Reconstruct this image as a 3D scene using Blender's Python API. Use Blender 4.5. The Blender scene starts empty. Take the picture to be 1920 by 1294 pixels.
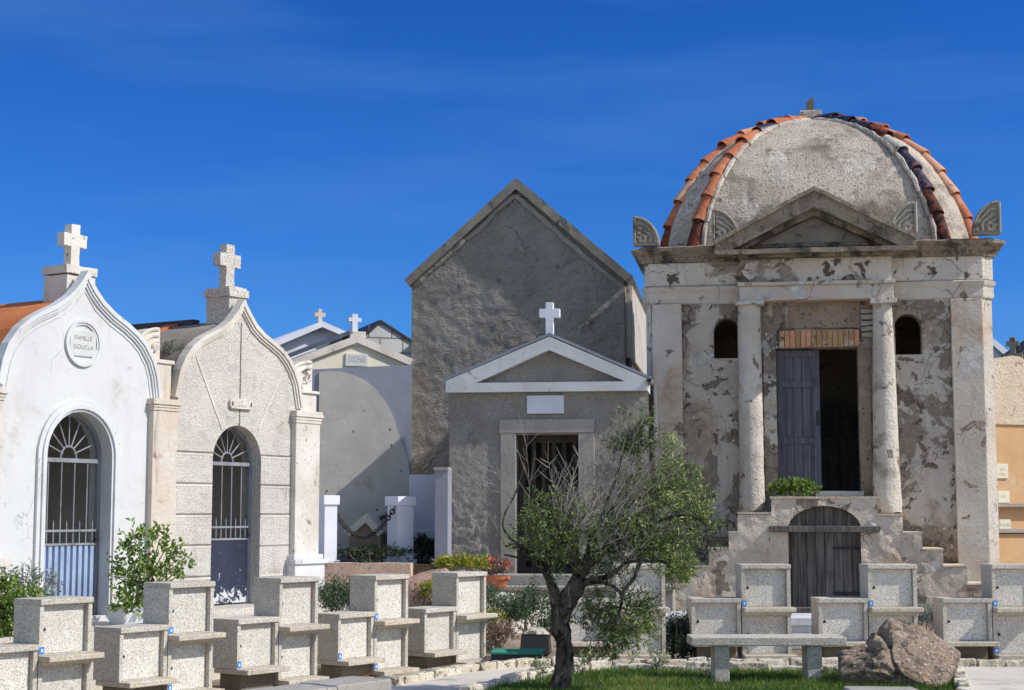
import bpy, bmesh, math, random
import numpy as np
from mathutils import Vector, Matrix, noise
from mathutils.geometry import tessellate_polygon

SC = bpy.context.scene
COL = SC.collection
R = math.radians
random.seed(7)
RNG = np.random.default_rng(7)

# ---------------------------------------------------------------- camera
F_PX, CX, CY, HOR = 3000.0, 960.0, 647.0, 962.0     # photo is 1920 px wide
EYE = 1.7
PITCH = math.atan((HOR - CY) / F_PX)
cam_d = bpy.data.cameras.new("camera")
cam_d.sensor_width = 36.0
cam_d.lens = F_PX * 36.0 / 1920.0
cam_d.clip_start, cam_d.clip_end = 0.1, 2000.0
cam = bpy.data.objects.new("camera", cam_d)
cam.location = (0, 0, EYE)
cam.rotation_euler = (math.pi / 2 + PITCH, 0, 0)
COL.objects.link(cam)
SC.camera = cam

# ---------------------------------------------------------------- light
SUN_TO = Vector((1.0, -0.26, 0.92)).normalized()
SUN_EL = math.asin(SUN_TO.z)
SUN_AZ = math.atan2(SUN_TO.x, SUN_TO.y)
sun_d = bpy.data.lights.new("sun", 'SUN')
sun_d.energy = 4.0
sun_d.angle = R(0.5)
sun_d.color = (1.0, 0.955, 0.88)
sun = bpy.data.objects.new("sun", sun_d)
sun.rotation_euler = (-SUN_TO).to_track_quat('-Z', 'Y').to_euler()
sun.location = (20, -5, 25)
COL.objects.link(sun)

SKY_TINT, SKY_TINT_HIGH = (0.135, 0.375, 0.80, 1), (0.03, 0.24, 0.68, 1)
world = bpy.data.worlds.new("World")
SC.world = world
world.use_nodes = True
wn, wl = world.node_tree.nodes, world.node_tree.links
for n in list(wn):
    wn.remove(n)
w_out = wn.new("ShaderNodeOutputWorld")
w_bg = wn.new("ShaderNodeBackground")
w_sky = wn.new("ShaderNodeTexSky")
w_sky.sky_type = 'NISHITA'
w_sky.sun_disc = False
w_sky.sun_elevation = SUN_EL
w_sky.sun_rotation = SUN_AZ
w_sky.altitude = 0
w_sky.air_density = 1.0
w_sky.dust_density = 0.3
w_sky.ozone_density = 3.0
w_bg.inputs["Strength"].default_value = 0.15
w_hsv = wn.new("ShaderNodeHueSaturation")
w_hsv.inputs["Saturation"].default_value = 0.9
w_hsv.inputs["Value"].default_value = 1.0
wl.new(w_sky.outputs[0], w_hsv.inputs["Color"])
# faint high cirrus streaks
w_tc = wn.new("ShaderNodeTexCoord")
w_map = wn.new("ShaderNodeMapping")
w_map.inputs["Scale"].default_value = (1.6, 1.6, 9.0)
w_map.inputs["Rotation"].default_value = (0.0, R(7), 0.0)
w_no = wn.new("ShaderNodeTexNoise")
w_no.inputs["Scale"].default_value = 2.2
w_no.inputs["Detail"].default_value = 5.0
w_no.inputs["Roughness"].default_value = 0.55
w_mr = wn.new("ShaderNodeMapRange")
w_mr.inputs[1].default_value, w_mr.inputs[2].default_value = 0.45, 0.8
w_mr.inputs[3].default_value, w_mr.inputs[4].default_value = 0.0, 0.17
w_mix = wn.new("ShaderNodeMix")
w_mix.data_type = 'RGBA'
w_mix.inputs[7].default_value = (1.3, 2.6, 5.2, 1)
wl.new(w_tc.outputs["Generated"], w_map.inputs[0])
wl.new(w_map.outputs[0], w_no.inputs["Vector"])
wl.new(w_no.outputs[0], w_mr.inputs[0])
wl.new(w_mr.outputs[0], w_mix.inputs[0])
# the sky away from the sun (to the north) is the deep polarised blue of the photograph
w_sep = wn.new("ShaderNodeSeparateXYZ")
wl.new(w_tc.outputs["Generated"], w_sep.inputs[0])
w_north = wn.new("ShaderNodeMapRange")
w_north.interpolation_type = 'SMOOTHSTEP'
w_north.inputs[1].default_value, w_north.inputs[2].default_value = 0.1, 0.75
wl.new(w_sep.outputs["Y"], w_north.inputs[0])
w_tint = wn.new("ShaderNodeMix")
w_tint.data_type, w_tint.blend_type = 'RGBA', 'MULTIPLY'
w_el = wn.new("ShaderNodeMapRange")
w_el.inputs[1].default_value, w_el.inputs[2].default_value = 0.04, 0.36
wl.new(w_sep.outputs["Z"], w_el.inputs[0])
w_deep = wn.new("ShaderNodeMix")
w_deep.data_type = 'RGBA'
w_deep.inputs[6].default_value, w_deep.inputs[7].default_value = SKY_TINT, SKY_TINT_HIGH
wl.new(w_el.outputs[0], w_deep.inputs[0])
wl.new(w_deep.outputs[2], w_tint.inputs[7])
wl.new(w_north.outputs[0], w_tint.inputs[0])
wl.new(w_hsv.outputs[0], w_tint.inputs[6])
wl.new(w_tint.outputs[2], w_mix.inputs[6])
wl.new(w_mix.outputs[2], w_bg.inputs[0])
wl.new(w_bg.outputs[0], w_out.inputs[0])

SC.view_settings.view_transform = 'Standard'
SC.view_settings.look = 'None'
SC.view_settings.exposure = 0.15
SC.view_settings.gamma = 1.0
SC.render.engine = 'CYCLES'
SC.cycles.max_bounces = 8
SC.cycles.use_denoising = True

# ---------------------------------------------------------------- photo pixels to places
def ray(px, py):
    v = (CY - py) / F_PX
    return Vector(((px - CX) / F_PX, math.cos(PITCH) - v * math.sin(PITCH), math.sin(PITCH) + v * math.cos(PITCH)))

def W(px, py, Y):
    d = ray(px, py)
    return Vector((0, 0, EYE)) + d * (Y / d.y)

def G(px, py, z=0.0):
    d = ray(px, py)
    return Vector((0, 0, EYE)) + d * ((z - EYE) / d.z)

class Plane:
    """a facade: origin on the ground, local x along it, local -y out towards the visitor"""
    def __init__(s, px, Y, deg):
        s.o = Vector(((px - CX) / F_PX * Y, Y, 0))
        s.a = R(deg)
        s.r = Vector((math.cos(s.a), math.sin(s.a), 0))
        s.n = Vector((math.sin(s.a), -math.cos(s.a), 0))
    def at(s, px, py, d=0.0):
        k = ray(px, py)
        t = (d + s.o.dot(s.n)) / k.dot(s.n)
        p = k * t
        return ((p - s.o).dot(s.r), EYE + p.z)
    def x(s, px, py=900, d=0.0):
        return s.at(px, py, d)[0]
    def z(s, px, py, d=0.0):
        return s.at(px, py, d)[1]

# ---------------------------------------------------------------- objects
def tag(o, label=None, cat=None, group=None, kind=None):
    if label: o["label"] = label
    if cat: o["category"] = cat
    if group: o["group"] = group
    if kind: o["kind"] = kind
    return o

def thing(name, label, cat, loc=(0, 0, 0), rz=0.0, group=None):
    o = bpy.data.objects.new(name, None)
    o.empty_display_size = 0.2
    COL.objects.link(o)
    o.location = loc
    o.rotation_euler = (0, 0, rz)
    return tag(o, label, cat, group)

def copy_tree(o, parent=None):
    c = o.copy()
    COL.objects.link(c)
    c.parent = parent
    for ch in o.children:
        copy_tree(ch, c)
    return c

def offset_poly(P, o):
    """offset a closed CCW polygon outward"""
    n = len(P); out = []
    for i in range(n):
        a, b, c = Vector(P[i - 1]), Vector(P[i]), Vector(P[(i + 1) % n])
        d1, d2 = (b - a).normalized(), (c - b).normalized()
        n1, n2 = Vector((d1.y, -d1.x)), Vector((d2.y, -d2.x))
        m = n1 + n2
        k = o / max(0.3, (1 + n1.dot(n2)))
        out.append((b.x + m.x * k, b.y + m.y * k))
    return out

def offset_line(P, o):
    """offset an open polyline to the right of its direction"""
    n = len(P); out = []
    for i in range(n):
        b = Vector(P[i])
        d1 = (b - Vector(P[i - 1])).normalized() if i else None
        d2 = (Vector(P[i + 1]) - b).normalized() if i < n - 1 else None
        d1 = d1 or d2; d2 = d2 or d1
        n1, n2 = Vector((d1.y, -d1.x)), Vector((d2.y, -d2.x))
        k = o / max(0.45, (1 + n1.dot(n2)))
        m = n1 + n2
        out.append((b.x + m.x * k, b.y + m.y * k))
    return out

def arch(x0, x1, z0, zs, zt, n=20):
    """door-shaped outline: sides from z0 to zs, then an arch to zt"""
    c, r = (x0 + x1) / 2, (x1 - x0) / 2
    p = [(x0, z0), (x1, z0)]
    for i in range(n + 1):
        a = math.pi * i / n
        p.append((c + r * math.cos(a), zs + (zt - zs) * math.sin(a)))
    return p

class MB:
    def __init__(s):
        s.bm = bmesh.new()
        s.mi = 0
    def face(s, pts):
        f = s.bm.faces.new([s.bm.verts.new(p) for p in pts])
        f.material_index = s.mi
        return f
    def hexa(s, p):
        """8 corners: bottom ring CCW then top ring CCW"""
        v = [s.bm.verts.new(q) for q in p]
        for f in ((3, 2, 1, 0), (4, 5, 6, 7), (0, 1, 5, 4), (1, 2, 6, 5), (2, 3, 7, 6), (3, 0, 4, 7)):
            s.bm.faces.new([v[i] for i in f]).material_index = s.mi
        return s
    def box(s, x0, x1, y0, y1, z0, z1):
        x0, x1 = min(x0, x1), max(x0, x1); y0, y1 = min(y0, y1), max(y0, y1); z0, z1 = min(z0, z1), max(z0, z1)
        return s.hexa([(x0, y0, z0), (x1, y0, z0), (x1, y1, z0), (x0, y1, z0),
                       (x0, y0, z1), (x1, y0, z1), (x1, y1, z1), (x0, y1, z1)])
    def prism(s, pts, y0, y1, holes=()):
        """outline in (x, z) extruded from y0 (front) to y1 (back)"""
        loops = [list(pts)] + [list(h) for h in holes]
        flat = [q for l in loops for q in l]
        tris = tessellate_polygon([[Vector((a, b, 0)) for a, b in l] for l in loops])
        vf = [s.bm.verts.new((a, y0, b)) for a, b in flat]
        vb = [s.bm.verts.new((a, y1, b)) for a, b in flat]
        for t in tris:
            for vv, flip in ((vf, False), (vb, True)):
                try:
                    s.bm.faces.new([vv[i] for i in (t[::-1] if flip else t)]).material_index = s.mi
                except ValueError:
                    pass
        k = 0
        for l in loops:
            n = len(l)
            for i in range(n):
                a, b = k + i, k + (i + 1) % n
                s.bm.faces.new((vf[a], vf[b], vb[b], vb[a])).material_index = s.mi
            k += n
        return s
    def prismz(s, pts, z0, z1):
        n = len(pts)
        a = [s.bm.verts.new((x, y, z0)) for x, y in pts]
        b = [s.bm.verts.new((x, y, z1)) for x, y in pts]
        s.bm.faces.new(a[::-1]).material_index = s.mi
        s.bm.faces.new(b).material_index = s.mi
        for i in range(n):
            j = (i + 1) % n
            s.bm.faces.new((a[i], a[j], b[j], b[i])).material_index = s.mi
        return s
    def rings(s, rings, cap0=True, cap1=True, closed=True):
        vs = [[s.bm.verts.new(p) for p in r] for r in rings]
        n = len(vs[0])
        for a, b in zip(vs, vs[1:]):
            for i in range(n if closed else n - 1):
                j = (i + 1) % n
                s.bm.faces.new((a[i], a[j], b[j], b[i])).material_index = s.mi
        if cap0: s.bm.faces.new(vs[0][::-1]).material_index = s.mi
        if cap1: s.bm.faces.new(vs[-1]).material_index = s.mi
        return s
    def ring_sweep(s, plan, prof):
        return s.rings([[(x, y, z) for x, y in offset_poly(plan, o)] for o, z in prof])
    def lathe(s, prof, cx=0, cy=0, n=24):
        return s.rings([[(cx + r * math.cos(2 * math.pi * i / n), cy + r * math.sin(2 * math.pi * i / n), z)
                         for i in range(n)] for r, z in prof])
    def tube(s, pts, rad, n=8):
        pts = [Vector(p) for p in pts]
        rr = rad if isinstance(rad, (list, tuple)) else [rad] * len(pts)
        up = None; rs = []
        for i, p in enumerate(pts):
            t = (pts[min(i + 1, len(pts) - 1)] - pts[max(i - 1, 0)])
            if t.length < 1e-9: t = Vector((0, 0, 1))
            t.normalize()
            if up is None:
                up = t.orthogonal().normalized()
            else:
                up = (up - t * up.dot(t))
                up = up.normalized() if up.length > 1e-6 else t.orthogonal().normalized()
            w = t.cross(up)
            rs.append([p + (up * math.cos(2 * math.pi * k / n) + w * math.sin(2 * math.pi * k / n)) * rr[i] for k in range(n)])
        return s.rings(rs)
    def band(s, line, o0, o1, y0, y1):
        """a bar of rectangular section that follows a polyline in (x, z), between two offsets"""
        A, B = offset_line(line, o0), offset_line(line, o1)
        return s.rings([[(a[0], y0, a[1]), (b[0], y0, b[1]), (b[0], y1, b[1]), (a[0], y1, a[1])] for a, b in zip(A, B)])
    def weather(s, amp, scale, maxlen, seed=0.0):
        bm = s.bm
        bmesh.ops.triangulate(bm, faces=[f for f in bm.faces if len(f.verts) > 4])
        for _ in range(7):
            e = [e for e in bm.edges if e.calc_length() > maxlen]
            if not e: break
            bmesh.ops.subdivide_edges(bm, edges=e, cuts=1, use_grid_fill=True)
        sd = Vector((seed, seed * 1.7, -seed))
        for v in bm.verts:
            q = v.co * scale + sd
            v.co += (noise.noise_vector(q) + 0.5 * noise.noise_vector(q * 2.3)) * amp
        return s
    def build(s, name, mats, parent=None, smooth=False, bevel=0.0, loc=None, rz=None):
        me = bpy.data.meshes.new(name)
        bmesh.ops.recalc_face_normals(s.bm, faces=s.bm.faces[:])
        s.bm.to_mesh(me)
        s.bm.free()
        for m in (mats if isinstance(mats, (list, tuple)) else [mats]):
            me.materials.append(m)
        if smooth:
            me.polygons.foreach_set("use_smooth", [True] * len(me.polygons))
        o = bpy.data.objects.new(name, me)
        COL.objects.link(o)
        o.parent = parent
        if loc is not None: o.location = loc
        if rz is not None: o.rotation_euler = (0, 0, rz)
        if bevel:
            b = o.modifiers.new("edge", 'BEVEL')
            b.width, b.segments, b.limit_method, b.angle_limit = bevel, 2, 'ANGLE', R(50)
        if smooth:
            me.set_sharp_from_angle(angle=R(42))
        return o

def lettering(text, size, x, y, z, mat, parent, name="lettering", depth=0.002):
    cu = bpy.data.curves.new(name, 'FONT')
    cu.body, cu.size, cu.extrude = text, size, depth
    cu.align_x, cu.align_y = 'CENTER', 'CENTER'
    t = bpy.data.objects.new(name, cu)
    me = bpy.data.meshes.new_from_object(t)
    bpy.data.objects.remove(t)
    me.transform(Matrix.Translation((x, y, z)) @ Matrix.Rotation(math.pi / 2, 4, 'X'))
    me.materials.clear(); me.materials.append(mat)
    o = bpy.data.objects.new(name, me)
    COL.objects.link(o)
    o.parent = parent
    return o

# ---------------------------------------------------------------- materials
def srgb(r, g, b):
    f = lambda c: ((c / 255) / 12.92) if c <= 10 else (((c / 255) + 0.055) / 1.055) ** 2.4
    return (f(r), f(g), f(b))

class NT:
    def __init__(s, name):
        s.m = bpy.data.materials.new(name)
        s.m.use_nodes = True
        s.n, s.l = s.m.node_tree.nodes, s.m.node_tree.links
        s.bsdf = s.n["Principled BSDF"]
        s.tc = s.n.new("ShaderNodeTexCoord")
        s.vec = s.tc.outputs["Object"]
    def noise(s, scale, detail=4, rough=0.55, dist=0.0, stretch=None, off=None):
        v = s.vec
        if stretch or off:
            mp = s.n.new("ShaderNodeMapping")
            if stretch: mp.inputs["Scale"].default_value = stretch
            if off: mp.inputs["Location"].default_value = off
            s.l.new(v, mp.inputs[0]); v = mp.outputs[0]
        t = s.n.new("ShaderNodeTexNoise")
        t.inputs["Scale"].default_value = scale
        t.inputs["Detail"].default_value = detail
        t.inputs["Roughness"].default_value = rough
        t.inputs["Distortion"].default_value = dist
        s.l.new(v, t.inputs["Vector"])
        return t.outputs[0]
    def ramp(s, x, a, b, lo=0.0, hi=1.0):
        r = s.n.new("ShaderNodeMapRange")
        r.interpolation_type = 'SMOOTHSTEP'
        for i, q in enumerate((a, b, lo, hi)): r.inputs[1 + i].default_value = q
        s.l.new(x, r.inputs[0])
        return r.outputs[0]
    def mix(s, fac, a, b, blend='MIX'):
        m = s.n.new("ShaderNodeMix"); m.data_type = 'RGBA'; m.blend_type = blend
        for i, q in ((0, fac), (6, a), (7, b)):
            if isinstance(q, (int, float)): m.inputs[i].default_value = q
            elif isinstance(q, tuple): m.inputs[i].default_value = (*q, 1)
            else: s.l.new(q, m.inputs[i])
        return m.outputs[2]
    def math(s, op, a, b):
        m = s.n.new("ShaderNodeMath"); m.operation = op
        for i, q in ((0, a), (1, b)):
            if isinstance(q, (int, float)): m.inputs[i].default_value = q
            else: s.l.new(q, m.inputs[i])
        return m.outputs[0]
    def voronoi(s, scale, feature='F1'):
        t = s.n.new("ShaderNodeTexVoronoi"); t.feature = feature
        t.inputs["Scale"].default_value = scale
        s.l.new(s.vec, t.inputs["Vector"])
        return t
    def random_offset(s):
        oi = s.n.new("ShaderNodeObjectInfo")
        a = s.n.new("ShaderNodeVectorMath"); a.operation = 'MULTIPLY_ADD'
        c = s.n.new("ShaderNodeCombineXYZ")
        for i in range(3): s.l.new(oi.outputs["Random"], c.inputs[i])
        s.l.new(c.outputs[0], a.inputs[0])
        a.inputs[1].default_value = (37, 61, 83)
        s.l.new(s.vec, a.inputs[2])
        s.vec = a.outputs[0]
        s.rand = oi.outputs["Random"]
    def done(s, color, rough=0.9, height=None, bump=0.5, dist=0.01, spec=0.3, metal=0.0):
        if isinstance(color, tuple): s.bsdf.inputs["Base Color"].default_value = (*color, 1)
        else: s.l.new(color, s.bsdf.inputs["Base Color"])
        if isinstance(rough, (int, float)): s.bsdf.inputs["Roughness"].default_value = rough
        else: s.l.new(rough, s.bsdf.inputs["Roughness"])
        s.bsdf.inputs["Specular IOR Level"].default_value = spec
        s.bsdf.inputs["Metallic"].default_value = metal
        if height is not None:
            b = s.n.new("ShaderNodeBump")
            b.inputs["Strength"].default_value = bump
            b.inputs["Distance"].default_value = dist
            s.l.new(height, b.inputs["Height"])
            s.l.new(b.outputs[0], s.bsdf.inputs["Normal"])
        return s.m

def masonry(name, base, var, patches=(), specks=(), streak=None, vs=1.3, bump=0.5, dist=0.02, hs=30, rough=0.92, rand=False, hw=0.5, cracks=None):
    """weathered stone or render. patches: (colour, scale, lo, hi, detail, depth, offset); specks: (colour, scale, lo, hi)"""
    t = NT(name)
    if rand: t.random_offset()
    c = t.mix(t.ramp(t.noise(vs, 6, 0.62), 0.35, 0.68), base, var)
    h = t.noise(hs, 5, 0.65)
    h = t.math('ADD', h, t.math('MULTIPLY', t.noise(hs * 0.16, 5, 0.6), hw * 2))
    if streak:
        col, sc, lo, hi, amt = streak
        c = t.mix(t.ramp(t.noise(sc, 5, 0.6, 0.3, (1, 1, 0.12)), lo, hi, 0, amt), c, col)
    for i, (col, sc, lo, hi, det, dep) in enumerate(patches):
        m = t.ramp(t.noise(sc, det, 0.62, 0.4, None, (i * 5.3 + 1.1, i * 3.1, i * 7.7)), lo, hi)
        sub = t.mix(t.ramp(t.noise(9, 5, 0.65), 0.35, 0.65), col, tuple(k * 0.72 for k in col))
        c = t.mix(m, c, sub)
        if dep: h = t.math('SUBTRACT', h, t.math('MULTIPLY', m, dep))
    if cracks:
        col, sc, wd, amt = cracks
        wob = t.n.new("ShaderNodeVectorMath"); wob.operation = 'MULTIPLY_ADD'
        nt = t.n.new("ShaderNodeTexNoise"); nt.inputs["Scale"].default_value = sc * 1.6; nt.inputs["Detail"].default_value = 6
        t.l.new(t.vec, nt.inputs["Vector"]); t.l.new(nt.outputs["Color"], wob.inputs[0])
        wob.inputs[1].default_value = (.55 / sc,) * 3; t.l.new(t.vec, wob.inputs[2])
        v = t.n.new("ShaderNodeTexVoronoi"); v.feature = 'DISTANCE_TO_EDGE'; v.inputs["Scale"].default_value = sc
        t.l.new(wob.outputs[0], v.inputs["Vector"])
        m = t.math('MULTIPLY', t.ramp(v.outputs["Distance"], wd, 0, 0, amt) if False else t.ramp(v.outputs["Distance"], 0, wd, amt, 0), t.ramp(t.noise(sc * .9, 3, .5, 0, None, (3, 8, 1)), .5, .6))
        c = t.mix(m, c, col); h = t.math('SUBTRACT', h, t.math('MULTIPLY', m, .8))
    for i, (col, sc, lo, hi) in enumerate(specks):
        m = t.ramp(t.noise(sc, 2, 0.5, 0, None, (i * 9.1, 2.2, i * 4.4)), lo, hi)
        c = t.mix(m, c, col)
    return t.done(c, rough, h, bump, dist, 0.2)

M = {}
M['white_plaster'] = masonry('white_plaster', srgb(206, 206, 206), srgb(198, 198, 198), patches=[(srgb(192, 191, 188), 2.1, .58, .8, 8, 0), (srgb(203, 201, 197), 1.1, .55, .72, 10, .1)],
                             streak=(srgb(176, 174, 168), 4.0, .55, .86, .45), specks=[(srgb(176, 172, 166), 12, .7, .8)], cracks=(srgb(150, 148, 144), 1.1, .007, .6), bump=.3, dist=.012, hs=14)
M['white_trim'] = masonry('white_trim', srgb(210, 211, 213), srgb(194, 193, 192), patches=[(srgb(146, 139, 130), 4, .62, .74, 10, .2)],
                          specks=[(srgb(134, 126, 118), 34, .66, .78)], streak=(srgb(150, 144, 136), 6, .58, .82, .5), bump=.4, dist=.01, hs=24)
M['lime_trim'] = masonry('lime_trim', srgb(214, 208, 200), srgb(190, 180, 168), patches=[(srgb(136, 122, 108), 4.5, .6, .7, 7, .2)],
                         specks=[(srgb(96, 88, 80), 30, .66, .76)], bump=.5, dist=.012, hs=26)
M['speckled_stone'] = masonry('speckled_stone', srgb(213, 206, 197), srgb(199, 190, 181), patches=[(srgb(212, 208, 202), 2.5, .52, .68, 8, 0), (srgb(176, 160, 146), 1.6, .58, .72, 10, .1)],
                              specks=[(srgb(126, 118, 112), 75, .56, .64), (srgb(236, 233, 228), 65, .58, .66), (srgb(190, 160, 142), 50, .64, .72)], streak=(srgb(150, 140, 130), 4, .56, .8, .4),
                              cracks=(srgb(130, 121, 113), 1.4, .008, .5), bump=1.0, dist=.02, hs=55)
M['cream_stone'] = masonry('cream_stone', srgb(207, 199, 189), srgb(200, 185, 168), patches=[(srgb(140, 118, 100), 3.2, .6, .74, 10, .2), (srgb(218, 212, 202), 3, .55, .66, 7, 0)],
                           streak=(srgb(124, 104, 88), 7, .54, .78, .75), specks=[(srgb(110, 92, 78), 50, .64, .76)], bump=.6, dist=.015)
M['granite'] = None
def terrazzo(name, a, b, tint):
    t = NT(name)
    t.random_offset()
    c = t.mix(t.ramp(t.noise(5, 4), .35, .65), a, b)
    v = t.voronoi(155)
    sep = t.n.new("ShaderNodeSeparateColor"); t.l.new(v.outputs["Color"], sep.inputs[0])
    c = t.mix(t.ramp(sep.outputs[0], .66, .74, 0, .75), c, tint)
    c = t.mix(t.ramp(sep.outputs[1], .76, .82, 0, .55), c, srgb(236, 232, 224))
    c = t.mix(t.ramp(sep.outputs[2], .86, .90, 0, .6), c, srgb(170, 140, 116))
    c = t.mix(t.ramp(t.noise(2.4, 6, .6, .4), .55, .8, 0, .35), c, srgb(150, 134, 112))
    c = t.mix(t.ramp(t.rand, 0, 1, 0, .16), c, srgb(120, 112, 100))
    return t.done(c, .8, t.noise(120, 3), .35, .004, .25)
M['granite'] = terrazzo('granite', srgb(204, 198, 187), srgb(190, 183, 170), srgb(116, 111, 104))
M['granite_door'] = terrazzo('granite_door', srgb(222, 218, 209), srgb(211, 206, 196), srgb(126, 122, 116))
M['granite_warm'] = terrazzo('granite_warm', srgb(206, 195, 177), srgb(192, 180, 160), srgb(128, 118, 104))
M['pedestal_stone'] = masonry('pedestal_stone', srgb(132, 122, 106), srgb(110, 100, 86), specks=[(srgb(70, 64, 56), 60, .6, .7)], bump=.6, rand=True)
M['old_plaster'] = masonry('old_plaster', srgb(206, 196, 184), srgb(190, 178, 165),
                           patches=[(srgb(178, 158, 140), .55, .5, .62, 5, .1), (srgb(158, 143, 129), .75, .525, .56, 12, .7), (srgb(140, 126, 113), 1.7, .58, .605, 13, .9), (srgb(128, 116, 104), 4.2, .6, .63, 12, .7), (srgb(204, 198, 188), 1.3, .6, .62, 10, -.3)],
                           specks=[(srgb(112, 101, 90), 26, .66, .76), (srgb(218, 212, 202), 9, .66, .74)], streak=(srgb(140, 126, 110), 5, .54, .82, .5),
                           cracks=(srgb(106, 96, 86), 1.5, .010, .65), bump=1.0, dist=.04, hs=24, vs=.9)
M['old_plaster_clean'] = masonry('old_plaster_clean', srgb(208, 197, 184), srgb(192, 179, 165),
                           patches=[(srgb(190, 160, 136), .6, .54, .7, 5, .1), (srgb(170, 150, 134), 1.3, .60, .625, 10, .4), (srgb(146, 130, 116), 2.6, .63, .655, 11, .6), (srgb(212, 206, 198), 1.0, .6, .615, 9, -.2)],
                           specks=[(srgb(126, 114, 104), 30, .7, .8)], streak=(srgb(156, 140, 122), 5, .58, .84, .45), cracks=(srgb(110, 99, 89), 1.2, .010, .8), bump=.8, dist=.025, hs=26, vs=.9)
M['frieze_plaster'] = masonry('frieze_plaster', srgb(222, 211, 198), srgb(208, 197, 184),
                           patches=[(srgb(112, 103, 94), 2.8, .58, .605, 13, .7), (srgb(192, 164, 132), 1.6, .6, .7, 6, 0), (srgb(176, 163, 149), 1.1, .55, .59, 11, .3)],
                           specks=[(srgb(104, 96, 88), 24, .64, .74)], streak=(srgb(128, 115, 102), 6, .54, .78, .6), cracks=(srgb(98, 88, 78), 1.8, .012, .8), bump=.9, dist=.03)
M['rough_core'] = masonry('rough_core', srgb(168, 146, 128), srgb(140, 120, 104), patches=[(srgb(190, 178, 164), 2.5, .58, .64, 8, -.3)],
                          specks=[(srgb(86, 74, 64), 24, .6, .68)], bump=1.0, dist=.05, hs=16)
M['pale_shaft'] = masonry('pale_shaft', srgb(217, 208, 197), srgb(200, 189, 176), patches=[(srgb(160, 140, 124), 3.0, .6, .64, 12, .8), (srgb(184, 172, 158), 1.3, .56, .62, 10, .2)],
                          specks=[(srgb(122, 110, 98), 32, .66, .76)], bump=1.0, dist=.04, hs=20)
M['cornice_stone'] = masonry('cornice_stone', srgb(170, 155, 137), srgb(142, 128, 112), patches=[(srgb(98, 88, 78), 2.6, .5, .62, 12, .4), (srgb(192, 162, 130), 2.2, .6, .7, 8, 0)],
                             specks=[(srgb(90, 80, 70), 36, .58, .72)], streak=(srgb(86, 77, 68), 6, .48, .74, .7), bump=1.0, dist=.05, hs=20)
M['dome_render'] = masonry('dome_render', srgb(204, 190, 174), srgb(180, 166, 150), patches=[(srgb(140, 128, 114), 1.3, .5, .68, 12, .15), (srgb(216, 204, 190), .9, .57, .62, 10, 0), (srgb(124, 114, 102), 2.6, .58, .68, 12, .1)],
                           specks=[(srgb(128, 116, 104), 26, .54, .7), (srgb(116, 106, 94), 60, .56, .72)], streak=(srgb(140, 128, 116), 3, .5, .78, .5), bump=.9, dist=.03, hs=26, vs=1.0)
M['carved_stone'] = masonry('carved_stone', srgb(168, 160, 148), srgb(138, 131, 120), patches=[(srgb(100, 94, 86), 5, .55, .68, 9, .4)], specks=[(srgb(200, 194, 182), 34, .64, .74)], bump=.9, dist=.02)
M['grey_render'] = masonry('grey_render', srgb(168, 161, 153), srgb(146, 139, 132), patches=[(srgb(182, 174, 164), .8, .55, .7, 8, 0), (srgb(126, 117, 108), 1.8, .6, .74, 10, .2)],
                           streak=(srgb(124, 115, 106), 3, .55, .8, .4), specks=[(srgb(120, 112, 104), 30, .62, .76)], cracks=(srgb(112, 105, 98), .8, .006, .4), bump=1.0, dist=.16, hs=6, vs=.7, hw=.7)
M['grey_roughcast'] = masonry('grey_roughcast', srgb(172, 166, 158), srgb(150, 144, 136), patches=[(srgb(128, 122, 114), 1.2, .56, .7, 9, .1)], specks=[(srgb(116, 110, 104), 40, .58, .72), (srgb(196, 190, 182), 46, .6, .72)],
                              streak=(srgb(124, 118, 110), 3, .55, .8, .45), bump=1.0, dist=.14, hs=11, vs=1.1, hw=.5)
M['grey_dressed'] = masonry('grey_dressed', srgb(164, 158, 150), srgb(148, 142, 134), specks=[(srgb(108, 104, 98), 50, .6, .7), (srgb(190, 186, 178), 60, .64, .72)], bump=.4, dist=.01)
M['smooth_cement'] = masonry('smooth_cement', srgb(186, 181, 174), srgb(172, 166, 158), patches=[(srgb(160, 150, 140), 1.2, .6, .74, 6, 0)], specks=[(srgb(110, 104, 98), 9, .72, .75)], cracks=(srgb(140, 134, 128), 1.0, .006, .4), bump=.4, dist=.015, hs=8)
M['blue_grey_shade'] = masonry('blue_grey_shade', srgb(142, 144, 156), srgb(130, 132, 144), bump=.3, hs=10)  # painted shade on the boundary wall, plain blue-grey elsewhere
M['white_wall'] = masonry('white_wall', srgb(222, 224, 232), srgb(206, 209, 218), streak=(srgb(180, 180, 182), 4, .6, .85, .3), bump=.2, hs=12)
M['peach_wall'] = masonry('peach_wall', srgb(206, 168, 128), srgb(198, 156, 114), patches=[(srgb(214, 184, 148), 1.2, .58, .7, 6, 0)], streak=(srgb(176, 136, 100), 3, .56, .8, .4), bump=.35, hs=12)
M['peach_scruffy'] = masonry('peach_scruffy', srgb(212, 190, 162), srgb(216, 204, 186), patches=[(srgb(150, 126, 104), 4, .6, .7, 11, .4)], specks=[(srgb(128, 110, 92), 34, .62, .74)], bump=.9, dist=.03)
M['brown_wall'] = masonry('brown_wall', srgb(208, 184, 165), srgb(184, 158, 140), patches=[(srgb(140, 118, 102), 3, .58, .7, 9, .3)], specks=[(srgb(110, 94, 82), 30, .62, .72)], streak=(srgb(140, 116, 100), 5, .55, .8, .4), bump=.9)
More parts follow.
